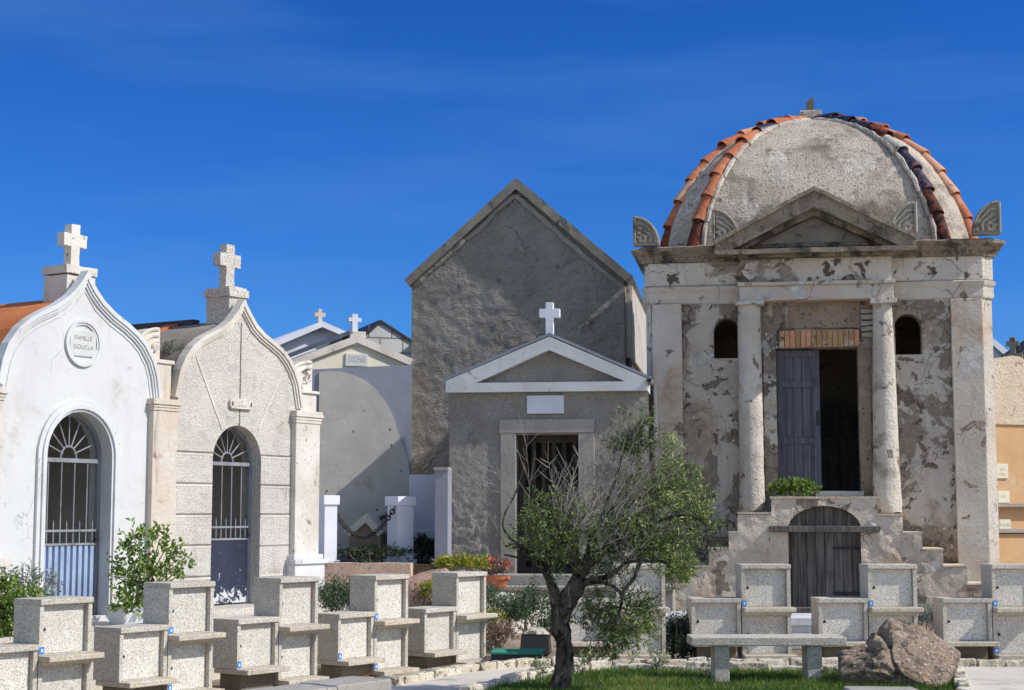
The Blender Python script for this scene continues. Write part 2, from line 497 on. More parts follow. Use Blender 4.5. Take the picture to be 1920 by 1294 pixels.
M['stair_plaster'] = masonry('stair_plaster', srgb(228, 212, 194), srgb(212, 194, 176), patches=[(srgb(198, 164, 140), .7, .52, .68, 6, .1), (srgb(160, 142, 126), 1.5, .585, .61, 12, .5), (srgb(214, 206, 196), 1.2, .58, .6, 10, -.3)],
                           specks=[(srgb(120, 108, 97), 26, .67, .77)], streak=(srgb(146, 130, 114), 5, .56, .82, .5), cracks=(srgb(104, 93, 83), 1.8, .013, .8), bump=1.0, dist=.035, hs=24, vs=.9)
M['orange_roof'] = masonry('orange_roof', srgb(196, 122, 76), srgb(178, 104, 62), patches=[(srgb(150, 96, 64), 2.5, .58, .72, 7, 0)], bump=.4, hs=18)
M['terracotta'] = masonry('terracotta', srgb(190, 118, 84), srgb(168, 98, 68), patches=[(srgb(206, 152, 122), 4, .54, .68, 8, 0), (srgb(120, 84, 66), 6, .6, .7, 10, .1)], specks=[(srgb(90, 66, 54), 40, .62, .74)], bump=.5, hs=30)
M['terracotta_pale'] = masonry('terracotta_pale', srgb(212, 164, 134), srgb(198, 140, 108), patches=[(srgb(160, 106, 80), 5, .58, .7, 8, 0)], specks=[(srgb(110, 84, 70), 40, .62, .74)], bump=.5, hs=30)
M['terracotta_rust'] = masonry('terracotta_rust', srgb(134, 66, 46), srgb(96, 54, 42), patches=[(srgb(48, 38, 38), 9, .5, .56, 7, .2)], bump=.6, hs=30)
M['mortar'] = masonry('mortar', srgb(206, 196, 184), srgb(170, 158, 146), specks=[(srgb(120, 110, 100), 30, .6, .7)], bump=.9, hs=26)
M['bricks_rust'] = masonry('bricks_rust', srgb(184, 152, 114), srgb(166, 126, 90), patches=[(srgb(196, 180, 156), 6, .5, .6, 9, 0), (srgb(120, 92, 70), 4, .58, .66, 9, .2)], specks=[(srgb(110, 82, 64), 40, .6, .72)], bump=.9, hs=26)
M['joint'] = masonry('joint', srgb(132, 124, 116), srgb(108, 100, 94), bump=.5)
M['pale_joint'] = masonry('pale_joint', srgb(214, 208, 198), srgb(190, 182, 170), bump=.5)
M['marble'] = masonry('marble', srgb(206, 206, 204), srgb(188, 188, 186), streak=(srgb(160, 160, 158), 5, .6, .85, .4), bump=.15, rough=.55)
M['ink'] = masonry('ink', srgb(150, 150, 147), srgb(130, 130, 127), bump=.1)
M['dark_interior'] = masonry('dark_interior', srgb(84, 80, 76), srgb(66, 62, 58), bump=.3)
M['pale_interior'] = masonry('pale_interior', srgb(214, 210, 204), srgb(196, 192, 186), bump=.3)
M['slate_roof'] = masonry('slate_roof', srgb(84, 96, 112), srgb(66, 76, 90), specks=[(srgb(120, 130, 142), 20, .64, .7)], bump=.5, rough=.7)
M['grey_slab_roof'] = masonry('grey_slab_roof', srgb(150, 142, 130), srgb(128, 120, 110), patches=[(srgb(100, 94, 84), 3, .58, .68, 8, .2)], bump=.7)
M['cream_paint'] = masonry('cream_paint', srgb(224, 216, 196), srgb(216, 207, 186), bump=.2)
M['concrete_path'] = masonry('concrete_path', srgb(212, 203, 191), srgb(198, 188, 176), patches=[(srgb(176, 166, 154), 1.3, .55, .7, 9, .1)], specks=[(srgb(120, 110, 98), 22, .7, .76), (srgb(150, 142, 132), 50, .6, .72)], bump=.4, hs=40)
M['soil'] = masonry('soil', srgb(162, 146, 127), srgb(130, 115, 99), patches=[(srgb(98, 86, 72), 2.0, .56, .7, 9, .3)], specks=[(srgb(190, 176, 156), 26, .62, .7), (srgb(96, 84, 72), 40, .6, .7)], bump=1.0, dist=.03, hs=20)
M['dark_soil'] = masonry('dark_soil', srgb(92, 80, 66), srgb(66, 58, 48), specks=[(srgb(130, 116, 98), 26, .62, .7)], bump=1.0, dist=.04, hs=16)
M['kerb'] = masonry('kerb', srgb(220, 212, 196), srgb(188, 174, 152), patches=[(srgb(120, 106, 90), 7, .56, .64, 8, .4)], specks=[(srgb(86, 78, 68), 30, .63, .7)], bump=1.0, dist=.03, hs=18, rand=True)
M['boulder'] = masonry('boulder', srgb(176, 154, 132), srgb(142, 123, 106), patches=[(srgb(110, 100, 90), 4, .5, .64, 12, .5), (srgb(198, 162, 128), 1.8, .56, .7, 9, 0)],
                       specks=[(srgb(84, 76, 70), 34, .58, .7), (srgb(214, 203, 188), 40, .6, .7)], bump=1.0, dist=.05, hs=22)
M['pink_rock'] = masonry('pink_rock', srgb(186, 152, 132), srgb(160, 128, 110), specks=[(srgb(100, 80, 70), 24, .58, .68), (srgb(220, 196, 178), 26, .62, .7)], bump=1.0, dist=.05, hs=16)
M['bark'] = masonry('bark', srgb(110, 100, 90), srgb(72, 65, 58), patches=[(srgb(52, 47, 42), 9, .52, .62, 10, .6)], streak=(srgb(172, 163, 150), 14, .53, .7, .85), bump=1.0, dist=.04, hs=36)
M['twig'] = masonry('twig', srgb(172, 162, 150), srgb(126, 116, 106), bump=.4)
M['grave_black'] = masonry('grave_black', srgb(62, 66, 66), srgb(48, 52, 52), bump=.2, rough=.5)
M['teal'] = masonry('teal', srgb(64, 142, 122), srgb(52, 124, 106), bump=.4, hs=60)

def wood(name, a, b, dark, plank=0.12):
    t = NT(name)
    g = t.noise(26, 6, .65, .6, (1, 1, .05))
    c = t.mix(t.ramp(g, .3, .7), a, b)
    c = t.mix(t.ramp(t.noise(60, 4, .6, .2, (1, 1, .03)), .58, .72, 0, .75), c, dark)
    c = t.mix(t.ramp(t.noise(2.2, 5), .5, .75, 0, .45), c, dark)
    return t.done(c, .9, g, .8, .01, .2)
M['blue_wood'] = wood('blue_wood', srgb(112, 110, 118), srgb(84, 82, 92), srgb(48, 47, 54))
M['grey_wood'] = wood('grey_wood', srgb(134, 128, 122), srgb(80, 75, 70), srgb(28, 26, 24))
M['dark_wood'] = wood('dark_wood', srgb(74, 68, 62), srgb(52, 48, 44), srgb(26, 24, 22))

def metal(name, a, b, rust=None, rough=.6):
    t = NT(name)
    c = t.mix(t.ramp(t.noise(3, 5), .35, .65), a, b)
    if rust: c = t.mix(t.ramp(t.noise(9, 8, .7, .4), .6, .66), c, rust)
    return t.done(c, rough, t.noise(60, 3), .2, .004, .4)
M['grey_iron'] = metal('grey_iron', srgb(140, 142, 148), srgb(118, 120, 126), srgb(96, 80, 70))
M['dark_iron'] = metal('dark_iron', srgb(52, 52, 56), srgb(42, 42, 46), srgb(70, 54, 46))
M['blue_panel'] = metal('blue_panel', srgb(156, 172, 200), srgb(138, 154, 184), srgb(186, 190, 198))
def flaking(name, paint, bare):
    t = NT(name)
    sp = t.n.new("ShaderNodeSeparateXYZ"); t.l.new(t.vec, sp.inputs[0])
    low = t.ramp(sp.outputs[2], .60, .88, .17, 0)
    m = t.ramp(t.math('ADD', t.noise(13, 9, .7, .3), low), .635, .66)
    c = t.mix(t.ramp(t.noise(2, 5), .35, .65), paint, tuple(k * .7 for k in paint))
    return t.done(t.mix(m, c, bare), .6, m, .4, .006, .3)
M['navy_panel'] = flaking('navy_panel', srgb(46, 53, 72), srgb(196, 198, 200))
M['chain_iron'] = metal('chain_iron', srgb(60, 50, 44), srgb(42, 38, 36), srgb(120, 78, 50))
M['pipe'] = metal('pipe', srgb(150, 144, 136), srgb(130, 124, 116))
def plain(name, c, rough=.5, spec=.4):
    t = NT(name)
    return t.done(t.mix(t.ramp(t.noise(20, 3), .3, .7), c, tuple(k * .88 for k in c)), rough, None, spec=spec)
M['sticker'] = plain('sticker', srgb(60, 128, 214))
M['sticker_mark'] = plain('sticker_mark', srgb(200, 222, 244))
M['black'] = plain('black', srgb(30, 30, 30))
M['glazed_blue'] = (lambda t: t.done(t.mix(t.ramp(t.noise(14, 8, .7, .4), .52, .57), srgb(34, 38, 60), srgb(120, 74, 58)), .35, t.noise(20, 4), .4, .01, .5))(NT('glazed_blue'))
M['whitewashed_tile'] = masonry('whitewashed_tile', srgb(206, 200, 188), srgb(180, 172, 158), patches=[(srgb(120, 76, 56), 8, .58, .64, 7, .2)], bump=.6)
M['flower_red'] = plain('flower_red', srgb(220, 70, 54), .7)
M['flower_orange'] = plain('flower_orange', srgb(226, 110, 56), .7)

def leaf_mat(name, a, b, c, trans=0.35):
    t = NT(name)
    at = t.n.new("ShaderNodeAttribute"); at.attribute_name = "tint"
    col = t.mix(t.ramp(at.outputs["Fac"], 0.0, 0.55), a, b)
    col = t.mix(t.ramp(at.outputs["Fac"], 0.6, 1.0), col, c)
    t.done(col, .55, None, spec=.35)
    tr = t.n.new("ShaderNodeBsdfTranslucent"); t.l.new(col, tr.inputs[0])
    ms = t.n.new("ShaderNodeMixShader"); ms.inputs[0].default_value = trans
    out = t.n["Material Output"]
    t.l.new(t.bsdf.outputs[0], ms.inputs[1]); t.l.new(tr.outputs[0], ms.inputs[2]); t.l.new(ms.outputs[0], out.inputs[0])
    return t.m
M['olive_leaf'] = leaf_mat('olive_leaf', srgb(70, 92, 50), srgb(118, 138, 80), srgb(178, 188, 120))
M['bright_leaf'] = leaf_mat('bright_leaf', srgb(78, 108, 46), srgb(116, 146, 64), srgb(168, 186, 96))
M['grey_leaf'] = leaf_mat('grey_leaf', srgb(60, 84, 58), srgb(84, 110, 76), srgb(126, 142, 108))
M['dark_leaf'] = leaf_mat('dark_leaf', srgb(34, 48, 34), srgb(52, 70, 48), srgb(80, 96, 70))
M['silver_leaf'] = leaf_mat('silver_leaf', srgb(96, 116, 104), srgb(128, 146, 132), srgb(168, 180, 166))
M['yellow_leaf'] = leaf_mat('yellow_leaf', srgb(100, 116, 40), srgb(150, 156, 52), srgb(198, 186, 80))
M['dry_leaf'] = leaf_mat('dry_leaf', srgb(110, 88, 74), srgb(140, 112, 92), srgb(170, 146, 120))
M['grass_blade'] = leaf_mat('grass_blade', srgb(66, 96, 36), srgb(96, 128, 48), srgb(150, 152, 84))

# ================================================================= setting
def ground_z(x, y):
    t = min(1, max(0, (y - 19.6) / 3.5)); t = t * t * (3 - 2 * t)
    u = min(1, max(0, (-0.2 - x) / 3.8)); w = min(1, max(0, (19.5 - y) / 2.5))
    return 0.15 * t - 0.16 * u * w - 0.02

g = MB()
xs = [-260, -120, -60, -30] + [(-15 + i * .75) for i in range(41)] + [30, 60, 120, 260]
ys = [-60, -20, 0, 6] + [9 + i * .6 for i in range(40)] + [40, 60, 100, 180, 400]
grid = [[g.bm.verts.new((x, y, ground_z(x, y))) for x in xs] for y in ys]
for j in range(len(ys) - 1):
    for i in range(len(xs) - 1):
        g.bm.faces.new((grid[j][i], grid[j][i + 1], grid[j + 1][i + 1], grid[j + 1][i]))
tag(g.build("ground", M['soil'], smooth=True), kind="structure")

# raised terrace the two left chapels stand on
ROW0, ROWD = Vector((-4.11, 14.1)), Vector((0.6, 0.8))
ROWN = Vector((-0.8, 0.6))
def row(t, back=0.0):
    q = ROW0 + ROWD * t + ROWN * back
    return (q.x, q.y)
g = MB()
g.prismz([row(-6, 1.5), row(6.9, 1.5), row(9.6, 1.2), row(12, 5), row(10, 9), row(-6, 9)], -.3, .5)
tag(g.weather(.012, 2.0, .5).build("terrace", M['concrete_path']), kind="structure")

# ================================================================= the two ogee chapels
PA = Plane(440, 20.0, 59.0)
def ogee_half(pts, sc):
    """right half of the rim from apex down -> symmetric full outline, left foot to right foot"""
    h = [(x - sc, z) for x, z in pts]
    h[0] = (0.0, h[0][1])
    return [(sc - x, z) for x, z in h[::-1]] + [(sc + x, z) for x, z in h[1:]]

def cross(mb, cx, y0, y1, z0, zt, za0, za1, xv, xa):
    mb.prism([(cx - xv, z0), (cx + xv, z0), (cx + xv, za0), (cx + xa, za0), (cx + xa, za1), (cx + xv, za1),
              (cx + xv, zt), (cx - xv, zt), (cx - xv, za1), (cx - xa, za1), (cx - xa, za0), (cx - xv, za0)], y0, y1)

def gate(root, x0, x1, zb, zs, zt, yg, panel_mat, panel_top, nbars, corrug):
    """arched iron gate with a fan light, bars, and a sheet-metal foot"""
    gt = MB()
    fr = arch(x0, x1, zb, zs, zt, 18)
    gt.band([fr[0]] + fr[:1:-1] + [fr[1]], 0, .045, yg, yg + .05)
    gt.box(x0 + .045, x1 - .045, yg - .004, yg + .046, zs - .045, zs)
    gate_o = gt.build("gate", M['grey_iron'], root)
    fan = MB(); c, r = (x0 + x1) / 2, (x1 - x0) / 2
    hz = zt - zs
    for i in range(1, 8):
        a = math.pi * i / 8
        fan.tube([(c + .17 * r * 1.1 * math.cos(a), yg + .02, zs + .17 * hz * math.sin(a) * 1.6),
                  (c + (r - .03) * math.cos(a), yg + .02, zs + (hz - .03) * math.sin(a))], .009, 6)
    fan.tube([(c + .24 * r * math.cos(math.pi * i / 12), yg + .02, zs + .26 * hz * math.sin(math.pi * i / 12)) for i in range(13)], .012, 6)
    fan.build("fan_light", M['grey_iron'], gate_o)
    b = MB()
    for i in range(1, nbars):
        xx = x0 + (x1 - x0) * i / nbars
        b.tube([(xx, yg + .02, panel_top), (xx, yg + .02, zs - .03)], .010, 6)
    for i in range(nbars):
        xx = x0 + (x1 - x0) * (i + .5) / nbars
        b.tube([(xx, yg + .02, panel_top), (xx, yg + .02, panel_top + .24), (xx, yg + .02, panel_top + .29)], [.009, .009, .001], 6)
    for zz in (panel_top + .02, panel_top + .17):
        b.box(x0 + .04, x1 - .04, yg + .005, yg + .035, zz - .012, zz + .012)
    b.build("bars", M['grey_iron'], gate_o)
    p = MB()
    if corrug:
        n = 10; w = (x1 - x0 - .08) / n
        pts = []
        for i in range(n):
            a = x0 + .04 + w * i
            pts += [(a, yg + .06), (a + w * .14, yg + .015), (a + w * .70, yg + .015), (a + w * .84, yg + .06)]
        pts += [(x1 - .04, yg + .07), (x0 + .04, yg + .07)]
        p.prismz(pts, zb + .02, panel_top)
    else:
        p.box(x0 + .04, x1 - .04, yg + .02, yg + .045, zb + .02, panel_top)
    p.build("sheet_panel", panel_mat, gate_o)
    h = MB()
    h.box(x1 - .075, x1 - .035, yg - .012, yg, (zb + zs) / 2 - .06, (zb + zs) / 2 + .06)
    h.tube([(x1 - .055, yg - .012, (zb + zs) / 2), (x1 - .055, yg - .05, (zb + zs) / 2), (x1 - .13, yg - .055, (zb + zs) / 2)], .008, 6)
    h.build("lock", M['dark_iron'], gate_o)

def capital(mb, x0, x1, yf, z0, z1):
    """moulded capital: three slabs growing outward; yf is the pilaster face (negative)"""
    h = (z1 - z0) / 4
    for k, o in enumerate((.012, .02, .036, .026)):
        mb.box(x0 - o, x1 + o, yf - o, .02, z0 + h * k, z0 + h * (k + 1) - .0)

def room(root, x0, x1, depth, zt, mat, zf):
    m = MB()
    m.box(x0, x0 + .12, .3, depth, zf, zt).box(x1 - .12, x1, .3, depth, zf, zt).box(x0 + .12, x1 - .12, depth - .12, depth, zf, zt)
    m.box(x0, x1, .3, depth, zf - .06, zf)
    return m.build("inner_wall", mat, root)

def relief(name, matl, root, x0, x1, z0, z1, y, cell, inside, height):
    """a real rough coat of render: a fine sheet pushed in and out, with closed edges behind the wall face"""
    nx, nz = int((x1 - x0) / cell) + 1, int((z1 - z0) / cell) + 1
    m = MB(); V = {}
    def vert(i, j):
        if (i, j) not in V:
            x, z = x0 + i * cell, z0 + j * cell
            V[(i, j)] = m.bm.verts.new((x, y - height(x, z), z))
        return V[(i, j)]
    for i in range(nx):
        for j in range(nz):
            if inside(x0 + (i + .5) * cell, z0 + (j + .5) * cell):
                m.bm.faces.new((vert(i, j), vert(i + 1, j), vert(i + 1, j + 1), vert(i, j + 1)))
    return m.build(name, matl, root, smooth=True)
def nz3(x, z, s, k=0.0):
    return noise.noise(Vector((x * s + k, k * 1.7, z * s - k)))

def lower_roof(line, z1, f):
    return [(x, z if z < z1 else z1 + (z - z1) * f) for x, z in line]
def inner_rim(line, c, o):
    ap = max(line, key=lambda q: q[1])
    return [q for q in line if abs(q[0] - c) > 1.5 * max(0, o) + .001 or q is ap] if o > .01 else line

ZF = .56
# ---- white chapel
wc = thing("white_chapel", "white plastered tomb chapel with ogee gable and round inscribed medallion", "tomb chapel", PA.o, PA.a)
ptsA = [PA.at(x, y) for x, y in ((160, 513), (167, 529), (176, 546), (190, 567), (212, 590), (237, 610), (255, 627), (270, 646), (285, 676), (292, 703), (297, 745))]
cA = ptsA[0][0]
rimA = ogee_half(ptsA, cA)
hwA = ptsA[-1][0] - cA
footA = [(cA - hwA, .3), (cA + hwA, .3)]
dx0, dx1 = PA.x(84, 900), PA.x(206, 900)
cd = (dx0 + dx1) / 2
zsA, ztA = PA.z(205, 858), PA.z(150, 772)
holeA = arch(dx0, dx1, ZF, zsA, ztA)
MB().prism(footA[:1] + rimA[:] + footA[1:], 0, .07, [holeA]).build("facade", M['white_plaster'], wc)
for o0, o1, pr, in ((-.018, .035, .05), (.035, .065, .035), (.065, .09, .02), (.125, .137, .010)):
    m = MB(); m.band(inner_rim(rimA, cA, o1), o0, o1, -pr, .0 if o0 > 0 else .072); m.build("rim_moulding", M['white_trim'], wc)
m = MB(); a = arch(dx0, dx1, ZF, zsA, ztA); m.band([a[0]] + a[:1:-1] + [a[1]], -.12, 0, .071, .32); m.build('door_reveal', M['white_plaster'], wc)
rf = MB()
shell = lower_roof(offset_line(rimA, -.012), PA.z(212, 583), .30)
rf.band([(shell[0][0], .3)] + shell + [(shell[-1][0], .3)], 0, .028, .074, 3.9)
rf.prism([(shell[0][0], .3)] + shell + [(shell[-1][0], .3)], 3.9, 4.0)
rf.build("roof", M['orange_roof'], wc)
room(wc, cA - hwA * .86, cA + hwA * .86, 2.6, 2.9, M['pale_interior'], ZF)
m = MB()
for o0, o1, pr in ((-.13, -.075, .035), (-.075, -.03, .055), (-.03, 0.0, .03)):
    a = arch(dx0, dx1, ZF, zsA, ztA)
    ln = [a[0]] + a[:1:-1] + [a[1]]
    m.band(ln, o0, o1, -pr, .0)
m.build("door_surround", M['white_trim'], wc)
gate(wc, dx0 + .0, dx1 - .0, ZF, zsA - .02, ztA, .14, M['blue_panel'], PA.z(135, 1024, -.14), 5, True)
# medallion
mx, mz = PA.at(154.5, 644); mr = (PA.z(154, 600) - PA.z(154, 688)) / 2
md = MB()
for r0, r1, pr in ((mr - .03, mr, .03), (mr - .055, mr - .03, .018)):
    c0 = [(mx + r0 * math.cos(2 * math.pi * i / 40), mz + r0 * math.sin(2 * math.pi * i / 40)) for i in range(40)]
    c1 = [(mx + r1 * math.cos(2 * math.pi * i / 40), mz + r1 * math.sin(2 * math.pi * i / 40)) for i in range(40)]
    md.prism(c1, -pr, 0, [c0])
mdo = md.build("medallion", M['white_trim'], wc)
MB().box(mx - mr * .74, mx + mr * .74, -.016, 0, mz - mr * .56, mz + mr * .56).build("inscription_slab", M['marble'], mdo, bevel=.006)
lettering("FAMILLE", .072, mx, -.016, mz + .055, M['ink'], mdo)
lettering("GOLICLA", .072, mx, -.016, mz - .045, M['ink'], mdo)
# pedestal and cross above the apex
px0, px1 = PA.x(125, 530, -.16), PA.x(178, 530, -.16)
pw = px1 - px0
p = MB(); zt = PA.z(150, 500, -.16)
p.box(px0, px1, .16, .16 + pw * .85, PA.z(150, 640), zt - .11)
po = p.weather(.008, 5, .12).build("pedestal", M['lime_trim'], wc)
q = MB(); q.box(px0 - .02, px1 + .02, .14, .18 + pw * .85, zt - .09, zt)
q.weather(.008, 6, .1).build("pedestal_cap", M['lime_trim'], po)
yc = .16 + pw * .85 / 2
k = MB(); ccx = PA.x(144.5, 470, -yc + .08)
cross(k, ccx, yc - .055, yc + .055, zt, PA.z(143, 423, -yc), PA.z(143, 465, -yc), PA.z(143, 441, -yc), .066, .175)
k.weather(.006, 6, .1).build("cross", M['lime_trim'], wc, bevel=.008)
# left pilaster of the white chapel
m = MB(); lx1 = PA.x(6, 760, .06)
m.box(lx1 - .42, lx1, -.07, .0, .5, PA.z(4, 752)); capital(m, lx1 - .42, lx1, -.07, PA.z(4, 752), PA.z(4, 727))
m.box(lx1 - .45, lx1 + .06, -.12, 0, .5, PA.z(2, 1062)); m.box(lx1 - .45, lx1 + .09, -.15, 0, PA.z(2, 1062), PA.z(2, 1046))
m.build("pilaster", M['lime_trim'], wc, bevel=.006)

# ---- speckled stone chapel
sc = thing("stone_chapel", "narrower tomb chapel of speckled stone blocks with ogee gable and navy gate", "tomb chapel", PA.o, PA.a)
ptsB = [PA.at(x, y) for x, y in ((453, 566), (459, 579), (466, 593), (476, 611), (491, 628), (508, 642), (524, 656), (538, 674), (548, 694), (556, 718), (563, 765))]
cB = ptsB[0][0]
rimB = ogee_half(ptsB, cB)
hwB = ptsB[-1][0] - cB
ex0, ex1 = PA.x(398, 900), PA.x(489, 900)
zsB, ztB = PA.z(480, 866), PA.z(443, 798)
holeB = arch(ex0, ex1, ZF, zsB, ztB)
MB().prism([(cB - hwB, .3)] + rimB + [(cB + hwB, .3)], 0, .07, [holeB]).build("facade", M['speckled_stone'], sc)
m = MB(); a = arch(ex0, ex1, ZF, zsB, ztB); m.band([a[0]] + a[:1:-1] + [a[1]], -.12, 0, .071, .32); m.build('door_reveal', M['speckled_stone'], sc)
for o0, o1, pr in ((-.018, .036, .055), (.036, .068, .038), (.068, .095, .02)):
    m = MB(); m.band(inner_rim(rimB, cB, o1), o0, o1, -pr, .0 if o0 > 0 else .072); m.build("rim_moulding", M['lime_trim'], sc)
jm = MB()
for yl in (846, 905, 963.5, 1022, 1082):
    for a, b in ((cB - hwB + .02, ex0 - .0), (ex1 + .0, cB + hwB - .02)):
        z = PA.z((345 if b < cB else 520), yl if b < cB else yl + (yl < 940) * (963 - yl) * .075)
        jm.box(a, b, -.006, .004, z - .008, z + .007)
jm.box(cB - .007, cB + .007, -.007, .004, ztB, PA.z(452, 606))
jm.build("mortar_joints", M['joint'], sc)
def grout(mb): mb.build("lime_grout", M['pale_joint'], sc)
for (ax, ay), (bx, by) in (((368, 668), (417, 806)), ((528, 700), (484, 806))):
    A, B = PA.at(ax, ay), PA.at(bx, by)
    grout(MB().band([A, B], -.014, .014, -.009, .003))
for yl in (846, 905, 963.5, 1022, 1082):
    z = PA.z(345, yl) - .030
    grout(MB().box(cB - hwB + .02, ex0, -.004, .003, z - .012, z + .012)); grout(MB().box(ex1, cB + hwB - .02, -.0045, .003, z - .012, z + .012))
rf = MB(); sh = lower_roof(offset_line(rimB, -.012), PA.z(491, 622), .30)
rf.band([(sh[0][0], .3)] + sh + [(sh[-1][0], .3)], 0, .024, .074, 3.4)
rf.prism([(sh[0][0], .3)] + sh + [(sh[-1][0], .3)], 3.4, 3.5)
rfo = rf.build("roof", M['grey_slab_roof'], sc)
tr = MB()
tl = [q for q in sh if cB - hwB * .8 < q[0] < cB - hwB * .05]
tr.band(tl, -.035, .0, 1.0, 1.22)
tr.build("tile_strip", M['terracotta'], rfo)
rg = MB(); az = max(q[1] for q in sh) + .08
rg.box(cB - .06, cB + .06, .75, 3.5, az - .12, az - .03)
rg.build("ridge_cap", M['dark_iron'], rfo)
room(sc, cB - hwB * .86, cB + hwB * .86, 2.4, 2.9, M['pale_interior'], ZF)
gate(sc, ex0, ex1, ZF, zsB - .01, ztB, .15, M['navy_panel'], PA.z(430, 1014, -.15), 5, False)
# plaque
a = PA.at(428, 748); b = PA.at(470, 768); zc = (a[1] + b[1]) / 2; cx = (a[0] + b[0]) / 2; hw = (b[0] - a[0]) / 2; hz = .062
pl = MB(); pl.prism([(cx - hw, zc - hz * .5), (cx - hw * .86, zc - hz), (cx + hw * .86, zc - hz), (cx + hw, zc - hz * .5), (cx + hw, zc + hz * .5), (cx + hw * .86, zc + hz), (cx - hw * .86, zc + hz), (cx - hw, zc + hz * .5)], -.04, 0)
plo = pl.build("plaque", M['lime_trim'], sc, bevel=.004)
lettering("ICI", .045, cx, -.04, zc + .025, M['ink'], plo, depth=.001)
lettering("FAMILLE", .045, cx, -.04, zc - .028, M['ink'], plo, depth=.001)
sb = MB()
for sx in (-1, 1):
    for sz in (-1, 1):
        sb.lathe([(.011, -.006), (.011, .006), (.004, .009)], 0, 0, 8)
        for v in sb.bm.verts[-24:]: v.co = Vector((cx + sx * hw * .82 + v.co.x, -.043 - v.co.z, zc + sz * hz * .2 + v.co.y))
sb.build("screws", M['dark_iron'], plo)
# shared pilasters, pedestals and scroll ornaments at the shoulders
for (xa, xb, ytop, ycap, mat, scx, ybase) in ((285, 331, 770, 748, 'cream_stone', 287, 1150), (554, 599, 794, 771, 'lime_trim', 577, 1043)):
    m = MB(); x0, x1 = PA.x(xa, 900, .08), PA.x(xb, 900, .08)
    m.box(x0, x1, -.08, .25, ZF - .06, PA.z(xa + 20, ytop, .08))
    capital(m, x0, x1, -.08, PA.z(xa + 20, ytop, .08), PA.z(xa + 20, ycap, .08))
    zt = PA.z(xa + 20, ycap, .08)
    pil = m.build("pilaster", M[mat], sc, bevel=.006)
    bs = MB()
    zb = PA.z(575, 1040, .1) if xb > 500 else ZF + .3
    bs.box(x0 - .06, x1 + .06, -.14, .25, ZF - .1, zb - .12).box(x0 - .09, x1 + .09, -.17, .25, zb - .12, zb - .06).box(x0 - .05, x1 + .05, -.12, .25, zb - .06, zb)
    bo = bs.build("pilaster_base", M['white_trim'], pil, bevel=.008)
    if xb > 500:
        bx = PA.x(573, 1070, .15)
        MB().box(bx - .16, bx - .02, -.150, -.14, ZF - .02, ZF + .12).build("plate", M['pedestal_stone'], bo)
        MB().box(bx, x1 + .05, -.152, -.14, ZF - .06, ZF + .22).build("marble_label", M['marble'], bo)
        lettering("ART", .045, bx + .16, -.153, ZF + .12, M['ink'], bo, depth=.001)
        lettering("CIMETIERE", .036, bx + .16, -.153, ZF + .06, M['ink'], bo, depth=.001)
    # block above the capital, then the scroll stone
    blk = MB(); zk = PA.z(xa + 20, 738 if xb > 500 else 682, 0)
    if xb > 500:
        blk.box(x0 + .08, x1 + .02, .0, .35, zt, zk).box(x0 + .05, x1 + .05, -.03, .38, zk, zk + .04)
    else:
        blk.box(x0 + .02, x1 - .02, .02, .4, zt, zk).box(x0 - .05, x1 + .02, .0, .42, zk, zk + .05)
    bko = blk.build("shoulder_block", M['lime_trim'] if xb > 500 else M['cream_stone'], pil, bevel=.01)
    s0 = PA.x(545 if xb > 500 else 262, 700); s1 = PA.x(597 if xb > 500 else 311, 700)
    z0 = zk + .05; z1 = PA.z(580, 674) if xb > 500 else PA.z(290, 611)
    sw = s1 - s0; shh = z1 - z0
    pts = [(s0, z0), (s1, z0), (s1, z1)] + [(s1 - sw * math.sin(t * math.pi / 2 / 10), z0 + .02 + (shh - .02) * math.cos(t * math.pi / 2 / 10)) for t in range(1, 10)]
    an = MB(); an.prism(pts, .1, .3)
    ano = an.build("scroll_stone", M['lime_trim'] if xb > 500 else M['cream_stone'], pil, bevel=.01)
    cv = MB()
    for j in range(4):
        f = .92 - .2 * j
        cv.tube([(s1 - .04 - sw * f * math.sin(t * math.pi / 2 / 12) * .95, .095, z0 + .03 + shh * f * .95 * math.cos(t * math.pi / 2 / 12)) for t in range(13)], .022, 6)
    cv.tube([(s1 - sw * .22 + .1 * sw * math.cos(t * .5) * (1 - t / 16), .09, z0 + shh * .36 + .12 * shh * math.sin(t * .5) * (1 - t / 16)) for t in range(14)], .03, 6)
    cv.build("carving", M['lime_trim'] if xb > 500 else M['cream_stone'], ano, smooth=True)
# pedestal + cross
px0, px1 = PA.x(427, 560, -.14), PA.x(464, 560, -.14); pw = px1 - px0
zt = PA.z(436, 537, -.14)
p = MB(); p.box(px0 + .03, px1 - .02, .14, .14 + pw, PA.z(440, 650), zt - .13)
po = p.weather(.008, 5, .12, 3).build("pedestal", M['speckled_stone'], sc)
q = MB(); q.box(px0 + .005, px1 + .005, .115, .165 + pw, zt - .13, zt - .025).box(px0 + .03, px1 - .02, .14, .14 + pw, zt - .026, zt)
q.weather(.014, 6, .1, 4).build("pedestal_cap", M['speckled_stone'], po)
yc = .14 + pw / 2
k = MB(); ccx = PA.x(434.5, 500, -yc + .08)
cross(k, ccx, yc - .06, yc + .06, zt, PA.z(431, 461, -yc), PA.z(431, 502, -yc), PA.z(431, 478, -yc), .078, .195)
k.weather(.006, 6, .1, 5).build("cross", M['speckled_stone'], sc, bevel=.014)
# threshold steps
st = MB(); st.box(ex0 - .5, ex1 + .9, -.45, .24, .48, ZF)
st.weather(.006, 4, .15).build("door_step", M['speckled_stone'], sc, bevel=.01)

